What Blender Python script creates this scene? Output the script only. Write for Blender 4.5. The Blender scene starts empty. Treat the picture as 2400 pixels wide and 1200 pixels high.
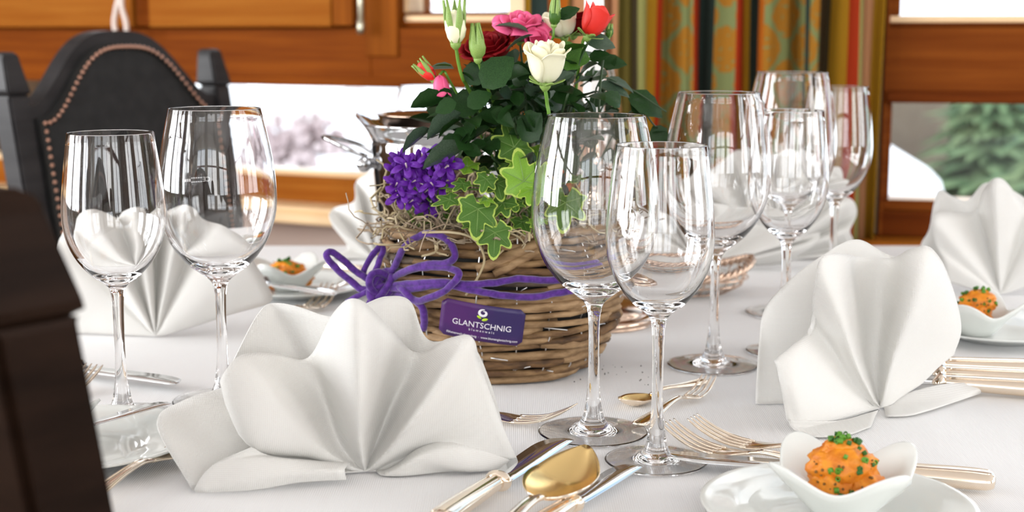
import bpy, bmesh, math, random
from mathutils import Vector, Matrix, noise
random.seed(7)
R = math.radians
sc = bpy.context.scene
COL = sc.collection
V = Vector

# ------------------------------------------------------------------ camera
TT = 0.76                      # table top height
CAMZ = TT + 0.31
PITCH = 9.0
F = 3333.3
cam = bpy.data.cameras.new('camera'); co = bpy.data.objects.new('camera', cam)
COL.objects.link(co); sc.camera = co
co.location = (0, 0, CAMZ); co.rotation_euler = (R(90 - PITCH), 0, 0)
cam.lens = 50; cam.sensor_width = 36; cam.clip_start = 0.05; cam.clip_end = 400
cam.dof.use_dof = True; cam.dof.focus_distance = 1.08; cam.dof.aperture_fstop = 7.1

# ------------------------------------------------------------------ world, light, exposure
sc.view_settings.view_transform = 'Standard'; sc.view_settings.look = 'None'
sc.view_settings.gamma = 1; sc.view_settings.use_curve_mapping = False
sc.view_settings.exposure = 0.36
w = bpy.data.worlds.new('world'); sc.world = w; w.use_nodes = True
nt = w.node_tree; nt.nodes.clear()
wo = nt.nodes.new('ShaderNodeOutputWorld'); bg = nt.nodes.new('ShaderNodeBackground')
tc = nt.nodes.new('ShaderNodeTexCoord'); nz = nt.nodes.new('ShaderNodeTexNoise'); cr = nt.nodes.new('ShaderNodeValToRGB')
nz.inputs['Scale'].default_value = 2.2; nz.inputs['Detail'].default_value = 4
cr.color_ramp.elements[0].position = 0.42; cr.color_ramp.elements[0].color = (0.25, 0.36, 0.48, 1)
cr.color_ramp.elements[1].position = 0.58; cr.color_ramp.elements[1].color = (1, 1, 1, 1)
nt.links.new(tc.outputs['Generated'], nz.inputs['Vector']); nt.links.new(nz.outputs['Fac'], cr.inputs['Fac'])
nt.links.new(cr.outputs['Color'], bg.inputs['Color']); bg.inputs['Strength'].default_value = 2.6
nt.links.new(bg.outputs[0], wo.inputs[0])

def area(name, loc, rot, sx, sy, power, col=(1, 1, 1)):
    l = bpy.data.lights.new(name, 'AREA'); l.shape = 'RECTANGLE'; l.size = sx; l.size_y = sy
    l.energy = power; l.color = col
    o = bpy.data.objects.new(name, l); COL.objects.link(o); o.location = loc; o.rotation_euler = rot
    return o
# daylight coming in through the windows of the left, right and rear walls (each just outside its opening)
for i, yy in enumerate((-1.35, 0.35, 1.75)):
    area('window_daylight', (-3.32, yy, 1.55), (0, R(-90), 0), 1.5, 1.15, 54, (0.97, 0.985, 1))
for i, xx in enumerate((-1.7, 0.0, 1.7)):
    area('window_daylight', (xx, -3.12, 1.55), (R(90), 0, 0), 1.3, 1.5, 20, (1.0, 0.985, 0.965))
for i, yy in enumerate((-0.9, 0.9)):
    area('window_daylight', (3.02, yy, 1.55), (0, R(90), 0), 1.5, 1.2, 20, (1, 0.99, 0.98))
cy = sc.cycles
cy.max_bounces = 28; cy.transmission_bounces = 28; cy.glossy_bounces = 10; cy.diffuse_bounces = 4; cy.transparent_max_bounces = 16
cy.sample_clamp_indirect = 40; cy.blur_glossy = 0.5; cy.use_denoising = True

# ------------------------------------------------------------------ helpers: picture -> place
def ray(px, py):
    u = (px - 1200) / F; v = (600 - py) / F
    a = R(PITCH); c, s = math.cos(a), math.sin(a)
    return V((u, c + v * s, -s + v * c))
def PH(px, py, h=0.0):          # point on the table (h metres above its top)
    d = ray(px, py); t = (TT + h - CAMZ) / d.z
    return V((d.x * t, d.y * t, TT + h))
def PY(px, py, Y):              # point at distance Y
    d = ray(px, py); t = Y / d.y
    return V((d.x * t, Y, CAMZ + d.z * t))

# ------------------------------------------------------------------ materials
def mat(name, col=(.8, .8, .8), rough=.5, metal=0, trans=0, ior=1.45, spec=None, sub=0, bump=None, coat=0, sheen=0):
    m = bpy.data.materials.new(name); m.use_nodes = True
    b = m.node_tree.nodes['Principled BSDF']
    b.inputs['Base Color'].default_value = (*col, 1); b.inputs['Roughness'].default_value = rough
    b.inputs['Metallic'].default_value = metal; b.inputs['Transmission Weight'].default_value = trans
    b.inputs['IOR'].default_value = ior
    if spec is not None: b.inputs['Specular IOR Level'].default_value = spec
    if sub:
        b.inputs['Subsurface Weight'].default_value = sub; b.inputs['Subsurface Radius'].default_value = (.01, .008, .006)
        b.inputs['Subsurface Scale'].default_value = 1
    if coat: b.inputs['Coat Weight'].default_value = coat; b.inputs['Coat Roughness'].default_value = .05
    if sheen: b.inputs['Sheen Weight'].default_value = sheen
    if bump:
        sc_, st, dist = bump
        n = m.node_tree; t = n.nodes.new('ShaderNodeTexCoord'); z = n.nodes.new('ShaderNodeTexNoise'); z.inputs['Scale'].default_value = sc_
        z.inputs['Detail'].default_value = 4
        bp = n.nodes.new('ShaderNodeBump'); bp.inputs['Strength'].default_value = st; bp.inputs['Distance'].default_value = dist
        n.links.new(t.outputs['Object'], z.inputs['Vector']); n.links.new(z.outputs['Fac'], bp.inputs['Height'])
        n.links.new(bp.outputs['Normal'], b.inputs['Normal'])
    return m
def mottle(name, c1, c2, scale, rough=.5, stretch=(1, 1, 1), lo=.35, hi=.65, bumpd=0.0, bumps=.3, detail=5, coords='Object', **kw):
    m = mat(name, c1, rough, **kw); n = m.node_tree; b = n.nodes['Principled BSDF']
    t = n.nodes.new('ShaderNodeTexCoord'); mp = n.nodes.new('ShaderNodeMapping'); mp.inputs['Scale'].default_value = stretch
    z = n.nodes.new('ShaderNodeTexNoise'); z.inputs['Scale'].default_value = scale; z.inputs['Detail'].default_value = detail
    r = n.nodes.new('ShaderNodeValToRGB')
    r.color_ramp.elements[0].position = lo; r.color_ramp.elements[0].color = (*c1, 1)
    r.color_ramp.elements[1].position = hi; r.color_ramp.elements[1].color = (*c2, 1)
    n.links.new(t.outputs[coords], mp.inputs[0]); n.links.new(mp.outputs[0], z.inputs['Vector'])
    n.links.new(z.outputs['Fac'], r.inputs['Fac']); n.links.new(r.outputs['Color'], b.inputs['Base Color'])
    if bumpd:
        bp = n.nodes.new('ShaderNodeBump'); bp.inputs['Strength'].default_value = bumps; bp.inputs['Distance'].default_value = bumpd
        n.links.new(z.outputs['Fac'], bp.inputs['Height']); n.links.new(bp.outputs['Normal'], b.inputs['Normal'])
    return m
M = {}
def wood(name, a, b_, scale=3, horiz=True, rough=.38):
    return mottle(name, (a[0] * .52, a[1] * .40, a[2] * .26), (b_[0] * .54, b_[1] * .43, b_[2] * .28), scale, .55, (1.2, 1.2, 26) if horiz else (26, 26, 1.2), .3, .7, .0006, .4, 6, spec=.03)
M['wood_light'] = wood('orange_wood', (.50, .185, .028), (.62, .27, .055))
M['wood_mid'] = wood('brown_wood', (.29, .082, .015), (.44, .14, .022))
M['wood_right'] = wood('red_brown_wood', (.26, .075, .018), (.40, .135, .032))
M['wood_dark'] = wood('dark_brown_wood', (.17, .045, .012), (.28, .08, .02))
M['wood_vert'] = wood('vertical_wood', (.36, .12, .02), (.50, .18, .03), horiz=False)
M['wood_pale_lit'] = mottle('pale_daylit_wood', (.80, .52, .26), (.88, .64, .38), 3, .3, (1.2, 1.2, 26), spec=.3)  # pale beads and stiles; brightened so the base colour carries the sill's daylight
M['plaster'] = mat('warm_grey_plaster', (.50, .39, .33), .9, bump=(60, .2, .001))
M['cream'] = mat('cream_wall', (.75, .70, .62), .9)
M['ceil'] = mat('ceiling_paint', (.80, .78, .75), .8)
M['floor'] = wood('floor_wood', (.16, .08, .035), (.25, .13, .06))
M['panelling'] = mottle('wall_panelling', (.15, .085, .045), (.22, .135, .065), 3, .6, (20, 20, 1.2))
M['steel'] = mat('brushed_hinge_metal', (.55, .52, .40), .35, 1)
M['chair'] = mottle('dark_stained_wood', (.012, .011, .012), (.024, .022, .023), 9, .45, (1, 1, 6), spec=.35)
M['chair_near'] = mottle('dark_brown_stained_wood', (.010, .005, .003), (.020, .010, .006), 9, .5, (1, 1, 6), spec=.06)
M['leather'] = mottle('dark_grey_leather', (.014, .014, .014), (.022, .022, .022), 40, .65, bumpd=.0008, spec=.3)
M['nail'] = mat('copper_nail', (.75, .42, .30), .3, 1)
M['glass'] = mat('clear_crystal', (1, 1, 1), 0.0, trans=1, ior=1.5)
M['etch'] = mat('white_etching', (.9, .9, .9), .6)
M['silver'] = mat('warm_silver', (.93, .81, .67), .13, 1)
M['silver_cool'] = mat('polished_steel', (.80, .82, .83), .10, 1)
M['gold'] = mat('gilt_spoon_inside', (.86, .62, .27), .24, 1)
M['chrome'] = mat('mirror_chrome', (.50, .50, .51), .05, 1)
M['copperish'] = mat('rose_silver', (.66, .49, .38), .16, 1, bump=(300, .3, .0005))
M['porcelain'] = mat('white_porcelain', (.76, .78, .75), .07, spec=.6)
M['candle'] = mat('white_wax', (.86, .85, .82), .5, sub=.2)
M['spread'] = mottle('orange_spread', (.60, .15, .004), (.80, .28, .012), 120, .45, lo=.3, hi=.6, bumpd=.002, bumps=.6)
M['speck'] = mat('dark_herb_fleck', (.20, .09, .015), .6)
M['chive'] = mat('green_chive', (.10, .28, .02), .45)
M['chive2'] = mat('dark_green_chive', (.03, .13, .015), .45)
M['yarn'] = mottle('purple_felt_yarn', (.055, .012, .165), (.115, .03, .29), 220, .95, bumpd=.0006, bumps=.6, sheen=.4)
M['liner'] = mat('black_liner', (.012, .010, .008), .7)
M['wire'] = mat('zinc_wire', (.72, .72, .72), .35, 1)
tw = [((.11, .055, .022), (.30, .18, .08)), ((.06, .030, .012), (.20, .105, .04)), ((.20, .115, .05), (.42, .27, .14)), ((.07, .05, .035), (.19, .145, .10))]
for i, (a, b_) in enumerate(tw): M['twig%d' % i] = mottle('willow_bark_%s' % 'abcd'[i], a, b_, 60, .7, (1, 1, 3), bumpd=.0008)
M['moss'] = mottle('dry_moss', (.24, .17, .11), (.50, .40, .29), 30, .85)
M['moss2'] = mottle('pale_dry_stem', (.45, .36, .20), (.62, .52, .34), 30, .8)
M['roseleaf'] = mottle('dark_rose_leaf', (.008, .030, .006), (.018, .055, .012), 40, .42, spec=.2)
M['roseleaf2'] = mottle('mid_green_rose_leaf', (.030, .095, .010), (.06, .15, .016), 40, .4, spec=.3)
M['roseleaf3'] = mottle('grey_green_leaf', (.03, .06, .035), (.07, .11, .07), 40, .35, spec=.5)
M['stem'] = mat('green_stem', (.12, .26, .03), .45)
M['stem_dark'] = mat('dark_stem', (.03, .06, .02), .5)
M['sepal'] = mottle('pale_green_sepal', (.16, .30, .05), (.30, .42, .11), 60, .45)
M['ivy'] = mottle('ivy_green', (.045, .125, .018), (.10, .21, .035), 60, .45, spec=.3)
M['ivyb'] = mottle('bright_ivy_green', (.13, .29, .02), (.21, .40, .03), 60, .42)
M['ivyedge'] = mottle('yellow_green_ivy_edge', (.32, .48, .05), (.50, .60, .14), 60, .45)
M['vein'] = mat('pale_ivy_vein', (.22, .36, .10), .5)
M['rose_white'] = mat('cream_petal', (.86, .82, .58), .5, sub=.15)
M['rose_pink'] = mat('pink_petal', (.80, .09, .24), .5, sub=.1)
M['rose_dred'] = mat('deep_red_petal', (.16, .0015, .004), .6, spec=.12)
M['rose_red'] = mat('bright_red_petal', (.72, .02, .012), .5, sub=.1)
M['violet'] = mottle('violet_bell_petal', (.060, .005, .20), (.21, .025, .50), 80, .5)
M['violet_eye'] = mat('pale_bell_centre', (.7, .55, .6), .5)
M['card'] = mottle('purple_card', (.030, .016, .10), (.075, .014, .13), 18, .35, lo=.4, hi=.62)
M['print_w'] = mat('white_print', (.85, .82, .88), .5)
M['print_g'] = mat('lime_print', (.50, .72, .02), .5)
M['snow'] = mat('snow', (.93, .95, .97), .8)
M['pine'] = mottle('hazy_conifer', (.06, .14, .06), (.20, .28, .13), 2.5, .9)
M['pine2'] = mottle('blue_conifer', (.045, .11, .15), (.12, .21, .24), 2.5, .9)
M['bare'] = mottle('bare_reddish_trees', (.44, .34, .34), (.62, .52, .52), 1.5, .9)
M['hut'] = mottle('brown_timber_house', (.12, .09, .065), (.18, .14, .10), 1.5, .9)
M['hutw'] = mat('pale_house_wall', (.75, .70, .68), .9)
M['cord'] = mat('white_cotton_cord', (.80, .70, .64), .9)
M['lining'] = mottle('peach_lining', (.52, .27, .14), (.62, .36, .20), 4, .85, (18, 18, 1))

def cloth(name, col, wscale, bumpd, sub=0.0, transl=0.0):
    m = mat(name, col, .85, sheen=.15); n = m.node_tree; b = n.nodes['Principled BSDF']
    t = n.nodes.new('ShaderNodeTexCoord')
    w1 = n.nodes.new('ShaderNodeTexWave'); w1.bands_direction = 'X'; w1.inputs['Scale'].default_value = wscale
    w2 = n.nodes.new('ShaderNodeTexWave'); w2.bands_direction = 'Z'; w2.inputs['Scale'].default_value = wscale
    mx = n.nodes.new('ShaderNodeMath'); mx.operation = 'ADD'
    z = n.nodes.new('ShaderNodeTexNoise'); z.inputs['Scale'].default_value = 9; z.inputs['Detail'].default_value = 2
    mm = n.nodes.new('ShaderNodeMath'); mm.operation = 'MULTIPLY_ADD'; mm.inputs[1].default_value = 6
    bp = n.nodes.new('ShaderNodeBump'); bp.inputs['Strength'].default_value = .35; bp.inputs['Distance'].default_value = bumpd
    for q in (w1, w2, z): n.links.new(t.outputs['Object'], q.inputs['Vector'])
    n.links.new(w1.outputs['Fac'], mx.inputs[0]); n.links.new(w2.outputs['Fac'], mx.inputs[1])
    n.links.new(z.outputs['Fac'], mm.inputs[0]); n.links.new(mx.outputs[0], mm.inputs[2])
    n.links.new(mm.outputs[0], bp.inputs['Height']); n.links.new(bp.outputs['Normal'], b.inputs['Normal'])
    if transl:
        out = n.nodes['Material Output']; tr = n.nodes.new('ShaderNodeBsdfTranslucent'); tr.inputs['Color'].default_value = (*col, 1)
        mix = n.nodes.new('ShaderNodeMixShader'); mix.inputs[0].default_value = transl
        n.links.new(b.outputs[0], mix.inputs[1]); n.links.new(tr.outputs[0], mix.inputs[2]); n.links.new(mix.outputs[0], out.inputs[0])
    return m
M['napkin'] = cloth('white_linen_napkin', (.895, .885, .855), 260, .0005, transl=.25)
M['tablecloth'] = cloth('white_damask_tablecloth', (.79, .787, .787), 200, .0004)

# window pane: thin clear sheet
m = bpy.data.materials.new('window_glass'); m.use_nodes = True; n = m.node_tree; n.nodes.clear()
o_ = n.nodes.new('ShaderNodeOutputMaterial'); tr = n.nodes.new('ShaderNodeBsdfTransparent'); gl = n.nodes.new('ShaderNodeBsdfGlossy')
gl.inputs['Roughness'].default_value = .02; fr = n.nodes.new('ShaderNodeFresnel'); fr.inputs[0].default_value = 1.45
mix = n.nodes.new('ShaderNodeMixShader'); n.links.new(fr.outputs[0], mix.inputs[0]); n.links.new(tr.outputs[0], mix.inputs[1])
n.links.new(gl.outputs[0], mix.inputs[2]); n.links.new(mix.outputs[0], o_.inputs[0]); M['pane'] = m

# ------------------------------------------------------------------ mesh helpers
def finish(bm, name, m, parent=None, smooth=True, origin=None):
    me = bpy.data.meshes.new(name)
    bmesh.ops.recalc_face_normals(bm, faces=bm.faces)
    bm.to_mesh(me); bm.free()
    for mm in (m if isinstance(m, (list, tuple)) else [m]): me.materials.append(mm)
    if smooth:
        for p in me.polygons: p.use_smooth = True
    o = bpy.data.objects.new(name, me); COL.objects.link(o)
    if parent: o.parent = parent
    return o
def worldchild(o, root):       # the child's mesh is in world coordinates, keep it there
    o.parent = root; o.matrix_parent_inverse = Matrix.Translation(-rootloc(root)); return o
def rootloc(r):
    l = V(r.location)
    while r.parent: r = r.parent; l += V(r.location)
    return l
def thing(name, label, cat, loc=(0, 0, 0), group=None, rot=None):
    o = bpy.data.objects.new(name, None); COL.objects.link(o); o.location = loc; o.empty_display_size = .05
    if rot: o.rotation_euler = rot
    o['label'] = label; o['category'] = cat
    if group: o['group'] = group
    return o
def tag(o, label, cat, group=None, kind=None):
    o['label'] = label; o['category'] = cat
    if group: o['group'] = group
    if kind: o['kind'] = kind
    return o
def struct(o): o['kind'] = 'structure'; return o
def copy_tree(o, parent=None):
    c = o.copy(); COL.objects.link(c); c.parent = parent
    for ch in list(o.children): copy_tree(ch, c)
    return c
def grid(bm, pts, closed_u=False, mi=0):
    vs = [[bm.verts.new(p) for p in row] for row in pts]
    nu = len(vs); nv = len(vs[0])
    for i in range(nu - (0 if closed_u else 1)):
        for j in range(nv - 1):
            a = vs[i][j]; b = vs[(i + 1) % nu][j]; c = vs[(i + 1) % nu][j + 1]; d = vs[i][j + 1]
            if len({a, b, c, d}) == 4:
                f = bm.faces.new((a, b, c, d)); f.material_index = mi
    return vs
def lathe(bm, prof, seg=48, c=(0, 0, 0), mi=0):
    rows = []
    for k in range(seg):
        a = 2 * math.pi * k / seg
        rows.append([V((c[0] + r * math.cos(a), c[1] + r * math.sin(a), c[2] + z)) for r, z in prof])
    vs = grid(bm, rows, True, mi)
    bmesh.ops.remove_doubles(bm, verts=[v for r in vs for v in r], dist=1e-6)
def box(bm, lo, hi, mat4=None, bevel=0):
    r = bmesh.ops.create_cube(bm, size=1)
    vs = r['verts']
    for v in vs:
        v.co = V(((v.co.x + .5) * (hi[0] - lo[0]) + lo[0], (v.co.y + .5) * (hi[1] - lo[1]) + lo[1], (v.co.z + .5) * (hi[2] - lo[2]) + lo[2]))
    if bevel:
        es = list({e for v in vs for e in v.link_edges})
        g = bmesh.ops.bevel(bm, geom=es, offset=bevel, segments=2, affect='EDGES', profile=.5)
        vs = list({v for f in g['faces'] for v in f.verts} | {v for v in vs if v.is_valid})
    if mat4 is not None:
        for v in vs:
            if v.is_valid: v.co = mat4 @ v.co
def tube(bm, pts, rad, seg=6, caps=True, mi=0, flat=1.0):
    n = len(pts); rows = []; up = V((0, 0, 1)); prev = None
    for i, p in enumerate(pts):
        t = (V(pts[min(i + 1, n - 1)]) - V(pts[max(i - 1, 0)]))
        if t.length < 1e-9: t = V((1, 0, 0))
        t.normalize()
        if prev is None:
            a = up if abs(t.z) < .9 else V((1, 0, 0))
            x = a.cross(t).normalized()
        else:
            x = (prev - t * prev.dot(t)); x = x.normalized() if x.length > 1e-6 else up.cross(t).normalized()
        prev = x; y = t.cross(x)
        r = rad[i] if isinstance(rad, (list, tuple)) else rad
        rows.append([V(p) + x * (r * math.cos(2 * math.pi * k / seg)) + y * (r * flat * math.sin(2 * math.pi * k / seg)) for k in range(seg)])
    vs = [[bm.verts.new(q) for q in row] for row in rows]
    for i in range(n - 1):
        for k in range(seg):
            f = bm.faces.new((vs[i][k], vs[i][(k + 1) % seg], vs[i + 1][(k + 1) % seg], vs[i + 1][k])); f.material_index = mi
    if caps:
        f = bm.faces.new(vs[0][::-1]); f.material_index = mi
        f = bm.faces.new(vs[-1]); f.material_index = mi
def cr_(p0, p1, p2, p3, t):
    return 0.5 * ((2 * p1) + (-p0 + p2) * t + (2 * p0 - 5 * p1 + 4 * p2 - p3) * t * t + (-p0 + 3 * p1 - 3 * p2 + p3) * t ** 3)
def spline(pts, n):
    pts = [V(p) for p in pts]; out = []
    ext = [pts[0] * 2 - pts[1]] + pts + [pts[-1] * 2 - pts[-2]]
    segs = len(pts) - 1
    for i in range(n):
        x = i / (n - 1) * segs; k = min(int(x), segs - 1); t = x - k
        out.append(cr_(ext[k], ext[k + 1], ext[k + 2], ext[k + 3], t))
    return out
def smooth_mod(o, lv=1):
    md = o.modifiers.new('s', 'SUBSURF'); md.levels = lv; md.render_levels = lv
def solid(o, t, off=0):
    md = o.modifiers.new('t', 'SOLIDIFY'); md.thickness = t; md.offset = off

# ================================================================== THE ROOM
class Wall:
    def __init__(s, a, b): s.a = a; s.b = b; s.n = math.sqrt(1 + b * b)
    def pt(s, px, py, d=0.0):     # s-coordinate along wall and height
        r = ray(px, py); a = s.a - d * s.n
        t = a / (r.y - s.b * r.x); p = r * t
        return (p.x + s.b * (p.y)) / s.n - s.b * a / s.n * 0, CAMZ + p.z
    def xyz(s, u, z, d):         # u: along, d: toward the room
        t = V((1, s.b, 0)) / s.n; nn = V((s.b, -1, 0)) / s.n
        foot = V((0, s.a, 0)); foot -= t * foot.dot(t)
        return foot + t * u + nn * d + V((0, 0, z))
    def u(s, px, d=0): return s.pt(px, 300, d)[0]
    def z(s, px, py, d=0): return s.pt(px, py, d)[1]
    def box(s, name, u0, u1, z0, z1, d0, d1, m, bevel=.003, parent=None):
        bm = bmesh.new(); box(bm, (u0, d0, z0), (u1, d1, z1), bevel=bevel)
        for v in bm.verts: v.co = s.xyz(v.co.x, v.co.z, v.co.y)
        o = finish(bm, name, m, smooth=False)
        if parent: o.parent = parent
        return o
WL = Wall(2.70, -0.50); WR = Wall(2.617, -0.22)
uc_l = WL.u(1587); uc_r = WR.u(1587)
UL0 = -4.785            # left end of the left window wall
UR1 = WR.u(3600)
CEIL = 2.55
# ---- left window wall
zs = lambda px, py, d=0: WL.z(px, py, d)
z_sill = zs(700, 484, .10); z_gb = zs(700, 398); z_gt = zs(700, 199)
z_r1 = zs(500, 66, .03); z_up0 = z_r1
wall_l = struct(WL.box('wall_back', UL0, uc_l, 0, z_sill - .035, -.16, 0, M['plaster'], 0))
struct(WL.box('trim_1', UL0, uc_l, z_sill - .035, z_sill, -.02, .11, M['wood_pale_lit'], .006))            # sill board, the daylight on its top painted in as pale colour
win = struct(WL.box('window_1', UL0, uc_l, z_sill, zs(700, 412, .02), -.08, .03, M['wood_light']))      # lower frame rail
WL.box('glazing_bead', UL0, uc_l, zs(700, 412, .01), z_gb, -.05, .012, M['wood_pale_lit'], parent=win)
gp = WL.box('pane', UL0 + .01, WL.u(1215), z_gb - .005, z_gt + .005, -.035, -.030, M['pane'], 0, parent=win)
WL.box('window_post', WL.u(1215), uc_l, z_gb, z_gt, -.10, .03, M['wood_vert'], parent=win)
WL.box('window_post', UL0, UL0 + .08, z_gb, z_gt, -.10, .03, M['wood_vert'], parent=win)
WL.box('rail', UL0, WL.u(872, .03), z_gt, z_r1, -.10, .03, M['wood_mid'], parent=win)
WL.box('rail', WL.u(872, .03), uc_l, z_gt, z_r1, -.10, .0305, M['wood_light' if 0 else 'wood_mid'], parent=win)
WL.box('rail_back', UL0, uc_l, z_r1 - .004, z_r1 + .03, -.10, .012, M['wood_dark'], parent=win)
WL.box('lip', UL0, uc_l, z_gt, z_gt + .018, -.02, .042, M['wood_mid'], parent=win)
win2 = struct(WL.box('window_2', WL.u(862, .03), WL.u(938, .03), z_r1 - .055, CEIL, -.10, .036, M['wood_vert']))      # post between sashes
ZT = CEIL - .3
for (a, b_) in ((-700, 322), (360, 782)):
    WL.box('sash_rail', WL.u(a, .05), WL.u(b_, .05), z_r1 + .002, z_r1 + .085, -.05, .052, M['wood_light'], parent=win2)
WL.box('sash_stile', WL.u(325, .05), WL.u(357, .05), z_r1 + .004, ZT, -.06, .044, M['wood_mid'], parent=win2)
WL.box('sash_stile', WL.u(785, .05), WL.u(832, .05), z_r1 + .004, ZT, -.05, .052, M['wood_vert'], parent=win2)
WL.box('pane', UL0 + .08, WL.u(785), z_r1 + .08, ZT, -.032, -.028, M['pane'], 0, parent=win2)
WL.box('head_board', UL0, uc_l, ZT, CEIL, -.12, .03, M['wood_mid'], parent=win2)
# right hand casement of the left wall
WL.box('sash_stile', WL.u(940), WL.u(966), z_r1 + .004, ZT, -.05, .01, M['wood_pale_lit'], parent=win2)
WL.box('sash_rail', WL.u(938), WL.u(1244), z_r1 + .004, zs(1080, 51, .01), -.05, .02, M['wood_mid'], parent=win2)
WL.box('glazing_bead', WL.u(960), WL.u(1212), zs(1080, 51, .01), zs(1080, 36), -.05, .016, M['wood_pale_lit'], parent=win2)
WL.box('pane', WL.u(960), WL.u(1212), zs(1080, 38), ZT, -.034, -.029, M['pane'], 0, parent=win2)
WL.box('sash_stile', WL.u(1208), WL.u(1246), z_r1 + .004, ZT, -.05, .03, M['wood_pale_lit'], parent=win2)
WL.box('side_panel', WL.u(1246), uc_l, z_r1, ZT, -.10, .0, M['plaster'], parent=win2)
# hinge
bm = bmesh.new(); zz = z_r1
p = WL.xyz(WL.u(845, .07), 0, .062)
tube(bm, [p + V((0, 0, zz - .012)), p + V((0, 0, zz - .010)), p + V((0, 0, zz + .014)), p + V((0, 0, zz + .015)), p + V((0, 0, zz + .10)), p + V((0, 0, zz + .101)), p + V((0, 0, zz + .16))], [.006, .0085, .0085, .0065, .0065, .0085, .0085], 12)
hinge = finish(bm, 'hinge', M['steel'], win2)
# ---- right window wall
zr = lambda px, py, d=0: WR.z(px, py, d)
UG = WR.u(2088); 
zb0 = zr(2250, 470, .0); zb1 = zr(2250, 240, .0); zt0 = zr(2250, 37)
zsr = zr(2150, 556, .03)
struct(WR.box('wall_right', uc_r, UR1, 0, zsr - .03, -.16, 0, M['plaster'], 0))
struct(WR.box('trim_2', WR.u(1980), UR1, zsr - .03, zsr, -.02, .10, M['wood_light'], .006))
w3 = struct(WR.box('window_3', WR.u(2066, .03), UR1, zsr, zr(2250, 498, .02), -.08, .03, M['wood_dark']))
WR.box('glazing_bead', UG - .012, UR1, zr(2250, 498, .02), zb0, -.05, .022, M['wood_right'], parent=w3)
WR.box('glazing_bead', UG - .012, UR1, zr(2250, 476, .02), zb0 + .001, -.05, .015, M['wood_pale_lit'], parent=w3)
WR.box('stile', WR.u(2066, .03), UG - .010, zsr, CEIL - .3, -.10, .035, M['wood_right'], parent=w3)
WR.box('stile_bead', UG - .012, UG, zb0, zb1, -.06, .018, M['wood_right'], parent=w3)
WR.box('pane', UG - .005, UR1, zb0 - .005, zb1 + .005, -.035, -.030, M['pane'], 0, parent=w3)
WR.box('rail', UG - .012, UR1, zb1, zr(2250, 62, .03), -.10, .03, M['wood_right'], parent=w3)
WR.box('rail_lip', UG - .012, UR1, zb1, zb1 + .02, -.05, .040, M['wood_dark'], parent=w3)
w4 = struct(WR.box('window_4', UG - .012, UR1, zr(2250, 62, .03), zr(2250, 54, .015), -.08, .035, M['wood_dark']))
WR.box('glazing_bead', UG - .012, UR1, zr(2250, 54, .015), zt0, -.05, .02, M['wood_pale_lit'], parent=w4)
WR.box('stile_bead', UG - .012, WR.u(2098), zt0, CEIL - .3, -.06, .018, M['wood_right'], parent=w4)
WR.box('pane', UG, UR1, zt0 - .005, CEIL - .3, -.035, -.030, M['pane'], 0, parent=w4)
WR.box('head_board', UG - .03, UR1, CEIL - .3, CEIL, -.12, .03, M['wood_right'], parent=w4)
struct(WR.box('wall_back', uc_r, WR.u(2066, .03), zsr - .03, CEIL, -.16, 0, M['cream'], 0))
# ---- rest of the room shell (not in view): floor, ceiling, side and rear walls with window openings
def plain(name, lo, hi, m):
    bm = bmesh.new(); box(bm, lo, hi); return struct(finish(bm, name, m, smooth=False))
bm = bmesh.new(); cs = [(-3.25, -3.05), (2.95, -3.05), (2.95, 2.15), (WR.xyz(uc_r, 0, 0).x, 2.6), (-3.25, 4.3)]
def prism(bm, cs, z0, z1):
    a = [bm.verts.new((x, y, z0)) for x, y in cs]; b = [bm.verts.new((x, y, z1)) for x, y in cs]
    bm.faces.new(a[::-1]); bm.faces.new(b)
    for i in range(len(cs)): bm.faces.new((a[i], a[(i + 1) % len(cs)], b[(i + 1) % len(cs)], b[i]))
prism(bm, cs, -.1, 0); struct(finish(bm, 'floor', M['floor'], smooth=False))
bm = bmesh.new(); prism(bm, cs, CEIL, CEIL + .1); struct(finish(bm, 'ceiling', M['ceil'], smooth=False))
def pierced(name, axis, pos, a0, a1, holes, z0, z1, m):
    bm = bmesh.new(); cuts = [a0]
    def bx(p, q, zz0, zz1):
        if axis == 'x': box(bm, (pos[0], p, zz0), (pos[1], q, zz1))
        else: box(bm, (p, pos[0], zz0), (q, pos[1], zz1))
    bx(a0, a1, 0, z0); bx(a0, a1, z1, CEIL)
    edges = [a0] + [h for hh in holes for h in hh] + [a1]
    for i in range(0, len(edges), 2): bx(edges[i], edges[i + 1], z0, z1)
    o = struct(finish(bm, name, m, smooth=False)); k = 0
    for h in holes:
        mid = (h[0] + h[1]) / 2; bm = bmesh.new()
        bx2 = (lambda p, q, zz0, zz1: box(bm, (pos[0] + .02, p, zz0), (pos[1] - .02, q, zz1))) if axis == 'x' else (lambda p, q, zz0, zz1: box(bm, (p, pos[0] + .02, zz0), (q, pos[1] - .02, zz1)))
        bx2(mid - .03, mid + .03, z0, z1); bx2(h[0], h[1], z0 + .95, z0 + 1.0)
        fo = finish(bm, 'window_frame', M['wood_mid'], o, smooth=False)
    return o
pierced('wall_left', 'x', (-3.25, -3.15), -3.05, 4.3, [(-1.93, -.77), (-.23, .93), (1.17, 2.33)], .8, 2.3, M['panelling'])
pierced('wall_right_side', 'x', (2.85, 2.95), -3.05, 2.1, [(-1.5, -.3), (.3, 1.5)], .8, 2.3, M['panelling'])
pierced('wall_rear', 'y', (-3.05, -2.95), -3.25, 2.95, [(-2.35, -1.05), (-.65, .65), (1.05, 2.35)], .8, 2.3, M['cream'])

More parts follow.
